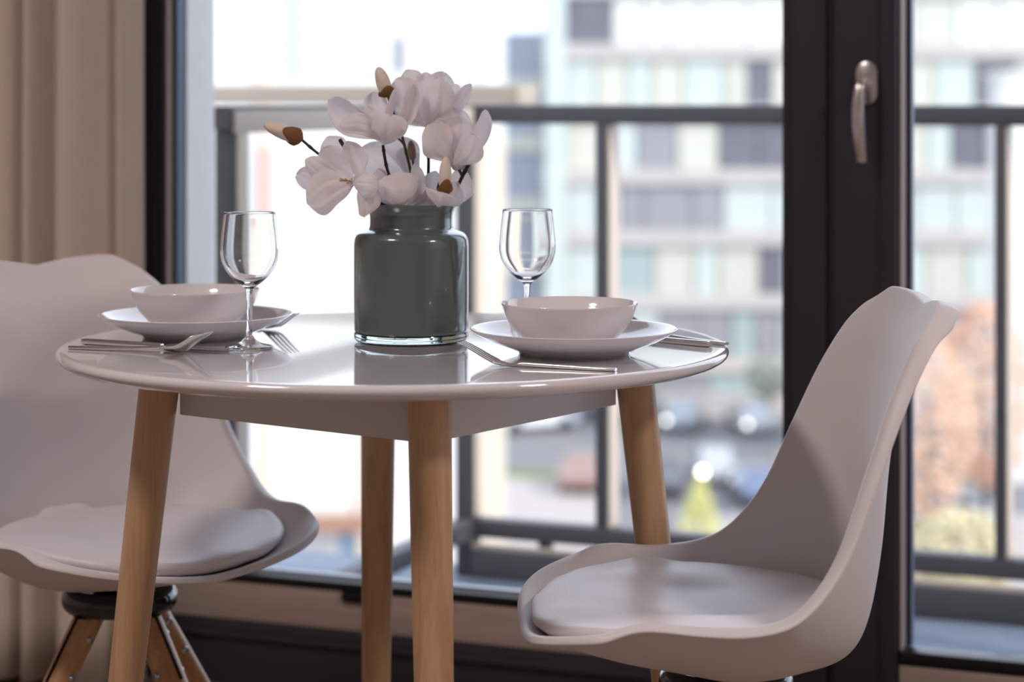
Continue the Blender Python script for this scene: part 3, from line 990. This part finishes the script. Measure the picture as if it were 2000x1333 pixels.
# A - wide open bloom, upper left
r = branch(783, 560, 2.66, 'artificial white magnolia opened wide in the upper left of the bouquet')
stem(r, [(748, 284, 2.64), (751, 305, 2.645), (756, 330, 2.65), (762, 350, 2.655), (775, 420, 2.665), (783, 560, 2.665)], .0019, 'twig')
petal(r, (752, 268), (641, 196), 62, 2.652, .012, bow=-10, bz=-.008, cup=.45, roll=-18, seed=1)
petal(r, (750, 274), (664, 243), 44, 2.636, -.02, bow=14, bz=.004, cup=-.35, roll=15, seed=2)
petal(r, (744, 262), (730, 180), 48, 2.665, .02, cup=.35, seed=3)
petal(r, (756, 262), (775, 170), 20, 2.645, .0, bow=-6, cup=.6, roll=35, seed=4)
petal(r, (757, 268), (808, 163), 36, 2.648, .01, bow=12, cup=.7, roll=25, seed=5)
petal(r, (750, 282), (764, 226), 70, 2.632, -.02, bz=.006, cup=-.45, wide=.7, tipw=.6, seed=6)
petal(r, (752, 280), (792, 240), 40, 2.634, -.008, bow=-8, cup=-.4, roll=-10, seed=7)
petal(r, (746, 278), (708, 210), 46, 2.66, .02, cup=.4, seed=8)
# B - tall bloom, upper right
r = branch(825, 560, 2.672, 'tallest artificial white magnolia, with a pointed petal to the right')
stem(r, [(833, 246, 2.692), (836, 275, 2.69), (837, 320, 2.685), (835, 370, 2.68), (830, 430, 2.675), (825, 560, 2.672)], .0020, 'twig')
petal(r, (832, 247), (776, 152), 66, 2.690, -.004, bow=-10, bz=.006, cup=-.35, roll=12, tipw=.6, seed=11)
petal(r, (828, 225), (795, 136), 50, 2.71, .015, cup=.3, ruff=.12, seed=12)
petal(r, (832, 215), (832, 141), 46, 2.715, .01, cup=.3, seed=13)
petal(r, (836, 225), (868, 141), 58, 2.712, .01, bow=6, cup=.3, seed=14)
petal(r, (834, 248), (858, 150), 72, 2.684, -.008, bow=2, bz=.010, cup=-.40, tipw=.55, seed=15)
petal(r, (838, 246), (894, 165), 46, 2.70, .006, bow=10, cup=-.2, seed=16)
petal(r, (846, 240), (919, 163), 30, 2.695, -.004, bow=8, cup=.5, tipw=.0, roll=25, seed=17)
petal(r, (832, 248), (790, 200), 34, 2.70, .01, bow=-6, cup=-.2, seed=18)
# C - right bloom on the dark twig
r = branch(872, 560, 2.66, 'artificial white magnolia leaning right over the vase rim on a dark twig')
stem(r, [(932, 290, 2.645), (917, 318, 2.648), (903, 345, 2.65), (884, 384, 2.658), (864, 425, 2.668), (845, 560, 2.67)], .0022, 'twig')
stem(r, [(903, 345, 2.65), (900, 338, 2.652), (893, 326, 2.655)], .0020, 'stem', knots=False)
bud(r, (895, 333), (884, 296), 24, 2.655, calyx=0, name='bloom_base')
petal(r, (884, 318), (838, 243), 54, 2.648, -.012, bow=-13, bz=.006, cup=-.4, roll=18, seed=21)
petal(r, (882, 315), (882, 210), 84, 2.672, .016, cup=.35, bow=-2, tipw=.55, seed=22)
petal(r, (884, 312), (897, 226), 62, 2.662, .006, cup=.4, tipw=.5, seed=23)
petal(r, (886, 318), (950, 215), 44, 2.650, -.004, bow=12, cup=.6, roll=30, tipw=.05, seed=24)
petal(r, (886, 322), (928, 262), 54, 2.642, -.016, bow=10, bz=.006, cup=-.45, roll=-10, seed=25)
petal(r, (884, 320), (856, 232), 50, 2.66, .002, bow=-10, cup=.3, seed=26)
# D - large bloom hanging out to the left
r = branch(765, 560, 2.66, 'largest artificial white magnolia, hanging over the left of the vase rim')
stem(r, [(690, 356, 2.640), (712, 366, 2.650), (738, 386, 2.66), (760, 440, 2.665), (775, 560, 2.668)], .0020, 'twig')
petal(r, (690, 358), (600, 398), 78, 2.615, -.014, bow=8, bz=.008, cup=-.30, roll=8, tipw=.6, seed=31)
petal(r, (665, 358), (579, 342), 50, 2.645, .02, cup=.2, ruff=.14, seed=32)
petal(r, (692, 358), (596, 312), 44, 2.622, .0, bow=-8, bz=.003, cup=-.3, roll=-12, seed=33)
petal(r, (692, 354), (628, 290), 56, 2.635, .012, bow=-4, cup=.3, seed=34)
petal(r, (680, 340), (640, 266), 52, 2.652, .022, cup=.2, ruff=.12, tipw=.6, seed=35)
petal(r, (702, 356), (676, 276), 42, 2.624, -.004, bow=8, cup=.6, roll=22, seed=36)
petal(r, (690, 356), (738, 366), 48, 2.612, -.010, bz=.006, cup=-.4, tipw=.7, seed=37)
petal(r, (700, 352), (712, 424), 46, 2.622, -.014, bow=-16, bz=.006, cup=-.3, roll=15, seed=38)
petal(r, (690, 350), (716, 338), 26, 2.63, .01, cup=.3, seed=39)
bm = bmesh.new()
for q in range(9):
    a = P(688, 357, 2.618) - r.location
    b = P(688 + random.uniform(-26, 12), 357 + random.uniform(-9, 3), 2.606) - r.location
    tube(bm, [a, a.lerp(b, .6), b], [.0005, .0005, .0008], 6)
link('stamens', bm, M['stamen'], r)
stem(r, [(676, 292, 2.63), (668, 280, 2.632), (664, 273, 2.634)], .0024, 'twig', name='twig_tip', knots=False)
# E - bloom at the back
r = branch(806, 565, 2.685, 'artificial white magnolia half hidden at the back, between the stems')
stem(r, [(806, 352, 2.72), (808, 400, 2.70), (806, 565, 2.68)], .0018, 'stem')
petal(r, (808, 350), (703, 292), 74, 2.725, .004, bow=-2, cup=.2, tipw=.7, roll=8, seed=41)
petal(r, (808, 352), (762, 268), 56, 2.718, .002, bow=12, cup=-.3, seed=42)
petal(r, (808, 352), (782, 290), 40, 2.712, .0, bow=8, cup=-.3, seed=43)
# F - cup shaped bloom at the rim
r = branch(783, 585, 2.655, 'cup shaped artificial white magnolia sitting low at the centre of the rim')
stem(r, [(785, 402, 2.645), (787, 430, 2.652), (785, 585, 2.66)], .0020, 'twig')
petal(r, (783, 404), (738, 330), 44, 2.65, .0, bow=-14, bz=.004, cup=-.3, roll=18, seed=51)
petal(r, (784, 406), (772, 338), 78, 2.630, -.006, bz=.012, cup=-.55, tipw=.75, wide=.7, seed=52)
petal(r, (786, 404), (800, 338), 56, 2.655, .008, cup=-.2, tipw=.6, seed=53)
petal(r, (796, 402), (809, 319), 32, 2.648, .0, bow=14, cup=.5, roll=30, seed=54)
petal(r, (786, 404), (834, 352), 32, 2.655, .0, bow=14, cup=-.2, roll=20, seed=55)
# G - bloom with a cream bud at the right of the rim
r = branch(838, 590, 2.655, 'artificial white magnolia with an upright cream bud at the right of the vase rim')
stem(r, [(860, 398, 2.65), (850, 440, 2.655), (838, 590, 2.66)], .0020, 'twig')
petal(r, (850, 402), (914, 338), 58, 2.672, .01, bow=8, cup=.25, tipw=.6, seed=61)
petal(r, (842, 402), (850, 334), 34, 2.668, .006, bow=-8, cup=.3, seed=62)
petal(r, (848, 404), (822, 372), 40, 2.66, .004, bow=-6, cup=-.2, seed=63)
petal(r, (856, 404), (866, 376), 66, 2.625, -.006, cup=-.6, tipw=.8, wide=.6, seed=64)
petal(r, (856, 404), (894, 356), 46, 2.65, .0, bow=8, cup=.2, seed=65)
bud(r, (868, 380), (871, 306), 26, 2.628, calyx=.30)
stem(r, [(868, 380, 2.628), (866, 392, 2.635), (860, 400, 2.645)], .0022, 'stem', knots=False)
# H - long bud on the left
r = branch(795, 600, 2.665, 'long cream magnolia bud with a brown base sticking out at the far left')
stem(r, [(588, 272, 2.645), (625, 303, 2.65), (672, 335, 2.655), (722, 372, 2.665), (762, 440, 2.67), (790, 600, 2.67)], .0017, 'stem')
bud(r, (590, 272), (515, 243), 30, 2.645, calyx=.36)
# I - top bud, with a small fuzzy bud lower on its stem
r = branch(810, 600, 2.675, 'upright cream magnolia bud at the top left, fuzzy brown bud lower on its stem')
stem(r, [(758, 188, 2.675), (768, 220, 2.675), (784, 262, 2.675), (795, 305, 2.675), (804, 348, 2.675), (808, 420, 2.675), (808, 600, 2.675)], .0018, 'stem')
stem(r, [(790, 284, 2.675), (783, 275, 2.672), (777, 270, 2.67)], .0013, 'stem', name='side_twig', knots=False)
bud(r, (758, 188), (738, 131), 29, 2.675, calyx=.24)
bud(r, (806, 313), (802, 274), 17, 2.67, mat='fuzzy', calyx=0, name='fuzzy_bud')
stem(r, [(806, 313, 2.67), (808, 330, 2.672), (804, 348, 2.675)], .0013, 'stem', name='side_twig', knots=False)

# ------------------------------------------------------------------ balcony
ZF = -.106
YF = 4.88
box_obj('balcony_floor', (-3.2, 3.605, ZF - .16), (2.9, YF + .12, ZF), M['balcony_tile'])['kind'] = 'structure'
o = box_obj('trim_2', (WX0, 3.5005, ZF - .02), (2.35, 3.602, -.004), M['balcony_tile']); o['kind'] = 'structure'
rail = empty('balcony_railing', (0, YF, ZF)); tag(rail, 'dark grey metal balcony railing running across outside both panes', 'railing')
def rl(name, lo, hi, parent, mat='railing', bevel=.003, org=(0, 0, 0)):
    lo = [lo[i] - org[i] for i in range(3)]; hi = [hi[i] - org[i] for i in range(3)]
    return box_obj(name, lo, hi, M[mat], parent, bevel=bevel)
RO = (0, YF, ZF)
XC = X_at(925, YF)           # corner
ztop0, ztop1 = .985, 1.031
rl('top_rail', (XC + .001, YF, ztop0), (2.9, YF + .05, ztop1), rail, org=RO)
rl('bottom_rail', (XC + .001, YF, -.011), (2.9, YF + .05, .034), rail, org=RO)
for px0, px1 in ((1162, 1187), (1942, 1965)):
    xA, xB = X_at(px0, YF), X_at(px1, YF)
    rl('post', (xA, YF + .001, .0345), (xB, YF + .072, ztop0 - .0005), rail, org=RO)
M['strip_beige'] = pmat('beige_rail_strip', (.56, .46, .38), rough=.7)  # sunlit tone of the railing's right faces put into the colour; kerb line shares it
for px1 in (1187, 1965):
    rl('sunlit_side_strip', (X_at(px1, YF) + .0003, YF + .002, .036), (X_at(px1, YF) + .004, YF + .071, ztop0 - .002), rail, 'strip_beige', .0005, org=RO)
rl('kerb_line', (XC + .001, YF - .016, -.0335), (2.9, YF - .006, -.0215), rail, 'strip_beige', .001, org=RO)
for xA in (X_at(1942, YF) + .93, ):
    rl('post', (xA, YF + .001, .0345), (xA + .03, YF + .072, ztop0 - .0005), rail, org=RO)
rl('kerb_plate', (XC + .001, YF - .02, ZF + .0005), (2.9, YF + .045, -.036), rail, org=RO)
for xA in (-1.9, -1.2, -.2, .8):
    rl('foot', (xA, YF + .01, -.0355), (xA + .03, YF + .04, -.0115), rail, org=RO)
sx = XC
side = empty('side_railing', (sx, YF, ZF)); tag(side, 'side section of the metal balcony railing, from the stucco wall to the corner post', 'railing')
SO = (sx, YF, ZF)
rl('corner_post', (sx - .046, YF - .004, ZF + .0005), (sx, YF + .046, 1.031), side, org=SO)
rl('wall_post', (sx - .046, 3.71, ZF + .0005), (sx, 3.755, .9845), side, org=SO)
rl('top_rail', (sx - .046, 3.69, ztop0), (sx, YF - .0045, ztop1), side, org=SO)
rl('bottom_rail', (sx - .046, 3.7555, -.011), (sx, YF - .0045, .034), side, org=SO)

rl('sunlit_side_strip', (sx + .0003, 3.70, ztop0 - .006), (sx + .005, YF - .01, ztop1 - .008), side, 'strip_beige', .001, org=SO)  # thin beige strips paint the sunlight on the side railing's right faces
rl('sunlit_side_strip', (sx + .0003, 3.712, ZF + .002), (sx + .005, 3.753, ztop0 - .0065), side, 'strip_beige', .001, org=SO)
rl('sunlit_side_strip', (sx + .0003, YF + .0, .04), (sx + .004, YF + .045, ztop0 - .0065), side, 'strip_beige', .001, org=SO)
# beige coping of the neighbouring balcony
xr = X_at(1013, 5.5)
cop = empty('neighbour_parapet', (xr - 2, 5.5, 0)); tag(cop, 'beige coping beam beyond the balcony railing, behind the flowers', 'parapet')
M['coping'] = pmat('beige_coping', (.40, .33, .265), rough=.8, vary=.06, vscale=5)
def Zpy(py, px, Y):
    return CAM_H - (py - 195) / F_PX * (Y / (ct + (px - 1000) / F_PX * st))
box_obj('coping', (-2.4, 0, Zpy(204, 800, 5.5)), (2.0, .14, Zpy(167, 800, 5.5)), M['coping'], cop, bevel=.004)
box_obj('support_post', (-1.75, .03, ZF - .5), (-1.63, .11, Zpy(204, 800, 5.5) - .0005), M['coping'], cop, bevel=.004)

# ------------------------------------------------------------------ the town outside (camera plan coordinates: right, away)
GZ = -15.0
def rbox(name, x0, x1, d0, d1, z0, z1, mat, parent=None, bevel=0.0):
    """box aligned with the camera's plan, corners in (right, away)"""
    xf = Matrix.Rotation(YAW, 4, 'Z')
    if parent is not None: xf = Matrix.Identity(4)
    bm = bmesh.new(); box(bm, (x0, d0, z0), (x1, d1, z1), bevel, xf)
    return link(name, bm, mat, parent, smooth=False)
def ppx(px, d): return (px - 1000) / F_PX * d
def ppz(py, d): return CAM_H - (py - 195) / F_PX * d

M['asphalt'] = pmat('asphalt', (.20, .19, .195), rough=.9, vary=.12, vscale=.4)
M['pavement'] = pmat('pale_paving', (.42, .37, .345), rough=.9, vary=.06, vscale=.5)
M['grass'] = pmat('verge_grass', (.17, .19, .07), rough=.95, vary=.3, vscale=1)
M['facade_white'] = pmat('white_render', (.74, .72, .67), rough=.9)
M['facade_cream'] = pmat('cream_render', (.72, .60, .46), rough=.9)
M['facade_pink'] = pmat('pinkish_spandrel', (.52, .47, .44), rough=.8, vary=.12, vscale=.5)
M['facade_pale'] = pmat('pale_panel', (.56, .55, .48), rough=.5, vary=.15, vscale=.8)
M['mint'] = pmat('mint_glass_panel', (.56, .61, .57), rough=.25, vary=.1, vscale=1)
M['teal'] = pmat('teal_glass_panel', (.37, .44, .43), rough=.2, vary=.15, vscale=1)
M['dark_glass'] = pmat('dark_window_glass', (.16, .155, .18), rough=.3, vary=.3, vscale=1)
M['grey_glass'] = pmat('grey_window_glass', (.31, .30, .32), rough=.3, vary=.2, vscale=1)
M['yellowish'] = pmat('pale_yellow_blind', (.60, .59, .50), rough=.6)
M['blue_facade'] = pmat('blue_grey_facade', (.33, .36, .41), rough=.5, vary=.15, vscale=.3)
M['roof_brown'] = pmat('brown_roof_edge', (.33, .17, .11), rough=.8)

o = rbox('ground', -160, 160, 20, 260, GZ - .5, GZ, M['asphalt']); o['kind'] = 'structure'
o = rbox('pavement', -60, 90, 110.5, 119.5, GZ + .002, GZ + .14, M['pavement']); o['kind'] = 'structure'
o = rbox('verge', -60, 2.6, 93.2, 95.0, GZ + .002, GZ + .05, M['grass']); o['kind'] = 'structure'; 
o = rbox('plaza', -60, 3.8, 70, 93, GZ + .002, GZ + .06, M['pavement']); o['kind'] = 'structure'
o = rbox('sidewalk', 6.2, 60, 70, 84.5, GZ + .002, GZ + .10, M['pavement']); o['kind'] = 'structure'

# office block with glass panels
def office():
    d0 = 119.0
    p = W(ppx(1065, d0), d0, GZ)
    root = empty('office_building', p, YAW)
    tag(root, 'large office block with mint and grey glass panels across the street', 'building')
    Wd = 46.0; H_ = 30.6
    k = d0 / F_PX
    bm = bmesh.new(); box(bm, (0, .45, 0), (Wd, 14, H_)); link('wall', bm, M['facade_pale'], root, smooth=False)
    floors = [ppz(y, d0) - GZ for y in (712, 590, 465, 345, 222, 100, -22, -145)]
    for z in floors:
        bm = bmesh.new(); box(bm, (-.15, -.10, z - .42), (Wd, .449, z + .42)); link('floor_band', bm, M['facade_pink'], root, smooth=False)
    bm = bmesh.new(); box(bm, (0, -.25, 0), (40 * k, -.11, H_)); link('corner_column', bm, M['mint'], root, smooth=False)
    rnd = random.Random(5)
    fl = [0.0] + floors
    count = 0
    for fi in range(len(fl) - 1):
        z0 = fl[fi] + (.421 if fi else .02); z1 = fl[fi + 1] - .421
        x = 40 * k + .02
        low = fi == 0
        while x < 27.5 and count < 97:
            w = rnd.choice((1.3, 1.7, 2.2, 2.6))
            if low: w = 2.6
            px = 1065 + x / k; py = 195 - (z0 + GZ - CAM_H) / k
            pick = rnd.random()
            if fi in (5,):      # row above / through the handrail, pale with a dark stretch
                mt = 'yellowish' if pick < .3 else 'facade_pale' if pick < .55 else 'dark_glass' if 1240 < px < 1275 or px > 1370 and pick < .85 else 'mint'
            elif fi == 6: mt = 'dark_glass' if px < 1190 else 'facade_white' if pick < .85 else 'yellowish'
            elif fi == 4: mt = 'dark_glass' if (1330 < px < 1520 or px > 1830) and pick < .75 else 'grey_glass' if pick < .4 else 'mint' if pick < .75 else 'yellowish'
            elif fi == 3: mt = 'mint' if pick < .80 else 'grey_glass'
            elif fi == 2: mt = 'dark_glass' if 1425 < px < 1525 else 'mint' if pick < .7 else 'teal' if pick < .8 else 'facade_pale'
            elif fi == 1: mt = 'grey_glass' if pick < .40 else 'dark_glass' if pick < .55 else 'teal' if pick < .72 else 'mint'
            else: mt = 'teal' if pick < .5 else 'grey_glass' if pick < .75 else 'mint'
            bm = bmesh.new(); box(bm, (x, .18, z0), (x + w - .12, .448, z1 - (.0 if rnd.random() < .6 else 0)))
            link('window_panel', bm, M[mt], root, smooth=False); count += 1
            x += w
office()

def wing():
    d0 = 121.0
    p = W(ppx(930, d0), d0, GZ)
    root = empty('office_wing', p, YAW); tag(root, 'blue-grey building seen between the white house and the office block', 'building')
    bm = bmesh.new(); box(bm, (0, 0, 0), (ppx(1063, d0) - ppx(930, d0), 12, ppz(62, d0) - GZ)); link('wall', bm, M['blue_facade'], root, smooth=False)
    for z in (3.0, 6.4, 9.8, 13.2, 16.4):
        bm = bmesh.new(); box(bm, (0, -.2, z), (3.70, -.001, z + .9)); link('floor_band', bm, M['facade_pale'], root, smooth=False)
wing()

def white_house():
    d0 = 46.0
    x0, x1 = ppx(250, d0), ppx(984, d0)
    p = W(x0, d0, GZ)
    root = empty('white_house', p, YAW); tag(root, 'sunlit white apartment house on the left beyond the railing', 'building')
    w = x1 - x0
    k = d0 / F_PX
    bm = bmesh.new(); box(bm, (0, 0, 0), (w, 9, 22)); link('wall', bm, M['facade_white'], root, smooth=False)
    def loc(px0, px1, py0, py1, nm, mt, dep=.12):
        bm = bmesh.new(); box(bm, ((px0 - 250) * k, -dep, ppz(py1, d0) - GZ), ((px1 - 250) * k, -.001, ppz(py0, d0) - GZ)); link(nm, bm, M[mt], root, smooth=False)
    loc(503, 530, -200, 1500, 'pilaster', 'facade_cream')
    loc(700, 760, 300, 1500, 'pilaster', 'facade_cream')
    loc(940, 985, 280, 1500, 'pilaster', 'facade_cream')
    M['soft_grey'] = pmat('soft_grey_panel', (.52, .54, .60), rough=.8)
    M['soft_pink'] = pmat('soft_pink_panel', (.62, .40, .34), rough=.8)
    loc(768, 792, 70, 140, 'window', 'grey_glass', .05)
    loc(930, 942, 60, 160, 'window', 'soft_grey', .05)
    loc(508, 532, 285, 430, 'window', 'soft_pink', .20)
    loc(552, 600, -60, 150, 'window', 'soft_grey', .05)
    loc(860, 880, 300, 420, 'window', 'soft_grey', .05)
    M['soft_blue'] = pmat('soft_blue_panel', (.20, .30, .42), rough=.6)
    loc(665, 690, 1035, 1120, 'window', 'soft_blue', .05)
    for zz in (1005,):
        bm = bmesh.new(); box(bm, ((430 - 250) * k, -1.2, ppz(zz + 14, d0) - GZ), ((720 - 250) * k, -.001, ppz(zz, d0) - GZ)); link('canopy', bm, M['roof_brown'], root, smooth=False)
white_house()

# cars -----------------------------------------------------------------
M['tyre'] = pmat('tyre', (.02, .02, .02), rough=.8)
M['car_glass'] = pmat('car_glass', (.03, .04, .05), rough=.08)
M['headlight'] = glow_mat('bright_sun_glint', (1.0, .93, .84), 9)  # added glow that stands in for sun glints on the cars
M['glint_dim'] = glow_mat('faint_sun_glint', (1.0, .95, .88), 3.2)
def car(px, d, col, rz, label, lit=None):
    p = W(ppx(px, d), d, GZ + .002)
    r = empty('parked_car', p, YAW + rz); tag(r, label, 'car', 'cars on the street below')
    paint = pmat('car_paint', col, rough=.25, coat=1.0)
    prof = [(-2.15, .35), (-2.2, .62), (-2.05, .86), (-1.35, .95), (-.75, 1.38), (.55, 1.42), (1.25, .98), (2.0, .82), (2.18, .60), (2.15, .32)]
    def extr(pr, w0, w1, y_in=0):
        bm = bmesh.new()
        A_ = [bm.verts.new((x, -(w1 if z > .96 else w0), z)) for x, z in pr]; B_ = [bm.verts.new((x, (w1 if z > .96 else w0), z)) for x, z in pr]
        n = len(pr)
        for i in range(n): bm.faces.new((A_[i], A_[(i + 1) % n], B_[(i + 1) % n], B_[i]))
        bm.faces.new(A_[::-1]); bm.faces.new(B_)
        return bm
    link('body', extr(prof, .88, .68), paint, r, smooth=False, mods=(('BEVEL', {'width': .06, 'segments': 2, 'limit_method': 'ANGLE'}),))
    link('windows', extr([(-1.22, .985), (-.72, 1.345), (.50, 1.385), (1.12, 1.0)], .86, .705), M['car_glass'], r, smooth=False)
    for x in (-1.35, 1.35):
        for y in (-.80, .80):
            bm = bmesh.new(); lathe(bm, [(0, -.1), (.30, -.1), (.33, -.06), (.33, .06), (.30, .1), (0, .1)], 20, xf=Matrix.Translation((x, y, .33)) @ Matrix.Rotation(R(90), 4, 'X'))
            link('wheel', bm, M['tyre'], r, auto=40)
    for y in (-.62, .62):
        bm = bmesh.new(); lathe(bm, [(0, 0), (.13, 0), (.12, .06), (0, .08)], 16, xf=Matrix.Translation((2.13, y, .66)) @ Matrix.Rotation(R(90), 4, 'Y'))
        link('headlight', bm, M[lit] if lit and y < 0 else M['car_glass'], r)  # where set, one disc glows in place of a sun glint
    return r
car(1040, 107, (.80, .80, .80), R(25), 'white car parked left of the street, seen through the railing')
car(1150, 112, (.16, .17, .20), R(70), 'dark grey car parked beside the white car')
car(1256, 109, (.10, .11, .14), R(80), 'dark car parked below the office block, left of the glinting one')
car(1335, 107.5, (.30, .32, .34), R(-100), 'silver car with an added glow for a sun glint below the office block', lit='glint_dim')
car(1468, 106.5, (.35, .36, .38), R(-85), 'grey car with an added glow for a sun glint near the dark mullion', lit='glint_dim')
car(1396, 93, (.40, .40, .42), R(-92), 'silver car with the brightest added glow for a sun glint on the street', lit='headlight')
car(1292, 90, (.08, .08, .10), R(85), 'black car parked in the near row, left of the yellow tree')
car(1478, 87.8, (.10, .13, .22), R(95), 'dark blue car parked in the near row, right of the yellow tree')
car(1596, 88, (.34, .14, .13), R(90), 'red car parked in the near row at the dark mullion')
car(1135, 91, (.28, .16, .13), R(88), 'brown car parked on the edge of the pale plaza')
car(1850, 82, (.55, .56, .60), 0, 'pale car seen through the door pane below the orange tree')

# trees ------------------------------------------------------------------
def leaf_mat(name, c):
    return pmat(name, c, rough=.9, vary=.35, vscale=1.5)
def tree(px, d, h, w, colour, shape, label, z0=GZ):
    p = W(ppx(px, d), d, z0)
    r = empty('street_tree', p); tag(r, label, 'tree', 'trees along the street')
    bm = bmesh.new(); tube(bm, [(0, 0, 0), (.03, 0, h * .3), (-.02, .02, h * .75)], [w * .05, w * .035, w * .01], 10)
    link('trunk', bm, M['twig'], r)
    bm = bmesh.new(); rnd = random.Random(int(px))
    n = 1100
    for i in range(n):
        t = rnd.random()
        if shape == 'cone':
            zz = h * (.08 + .92 * t); rad = w / 2 * (1 - t) ** .8
        else:
            zz = h * (.28 + .72 * t); rad = w / 2 * math.sqrt(max(0, 1 - (2 * t - 1) ** 2))
        a = rnd.uniform(0, 2 * math.pi); q = rad * math.sqrt(rnd.uniform(.25, 1))
        c = Vector((q * math.cos(a), q * math.sin(a), zz))
        u = Vector((rnd.gauss(0, 1), rnd.gauss(0, 1), rnd.gauss(0, 1))).normalized(); v = u.orthogonal().normalized()
        s = w * rnd.uniform(.03, .06)
        bm.faces.new([bm.verts.new(c + u * s), bm.verts.new(c + v * s * .7), bm.verts.new(c - u * s), bm.verts.new(c - v * s * .7)])
    link('crown', bm, leaf_mat('foliage', colour), r, smooth=False)
tree(1366, 80, 2.3, 1.7, (.72, .70, .30), 'cone', 'small yellow-green conical tree between the parked cars', GZ + .1)
tree(1815, 72, 8.4, 3.0, (.74, .50, .36), 'round', 'orange autumn tree on the left in the door pane', GZ + .1)
tree(1925, 77, 8.8, 3.4, (.72, .47, .34), 'round', 'taller orange autumn tree on the right in the door pane', GZ + .1)
tree(1875, 66, 3.6, 3.4, (.64, .56, .36), 'round', 'low ochre shrubby tree in front of the orange trees', GZ + .1)
tree(1620, 70, 5.5, 3.6, (.45, .36, .14), 'round', 'autumn tree behind the dark door frame', GZ + .1)
tree(1250, 112, 2.6, 2.2, (.34, .38, .28), 'round', 'small green tree at the foot of the office block, left one', GZ + .14)
tree(1500, 112, 2.8, 2.4, (.36, .38, .32), 'round', 'small green tree at the foot of the office block beside the door frame', GZ + .14)
# white house at the far right edge
def right_house():
    d0 = 92.0
    p = W(ppx(1962, d0), d0, GZ)
    root = empty('right_house', p, YAW); tag(root, 'bright white building at the right edge of the picture', 'building')
    bm = bmesh.new(); box(bm, (0, 0, 0), (9, 3, ppz(150, d0) - GZ)); link('wall', bm, M['facade_white'], root, smooth=False)
    bm = bmesh.new(); box(bm, (-.15, -.15, ppz(150, d0) - GZ + .001), (9.1, 3.1, ppz(150, d0) - GZ + .25)); link('roof_edge', bm, M['facade_white'], root, smooth=False)
right_house()
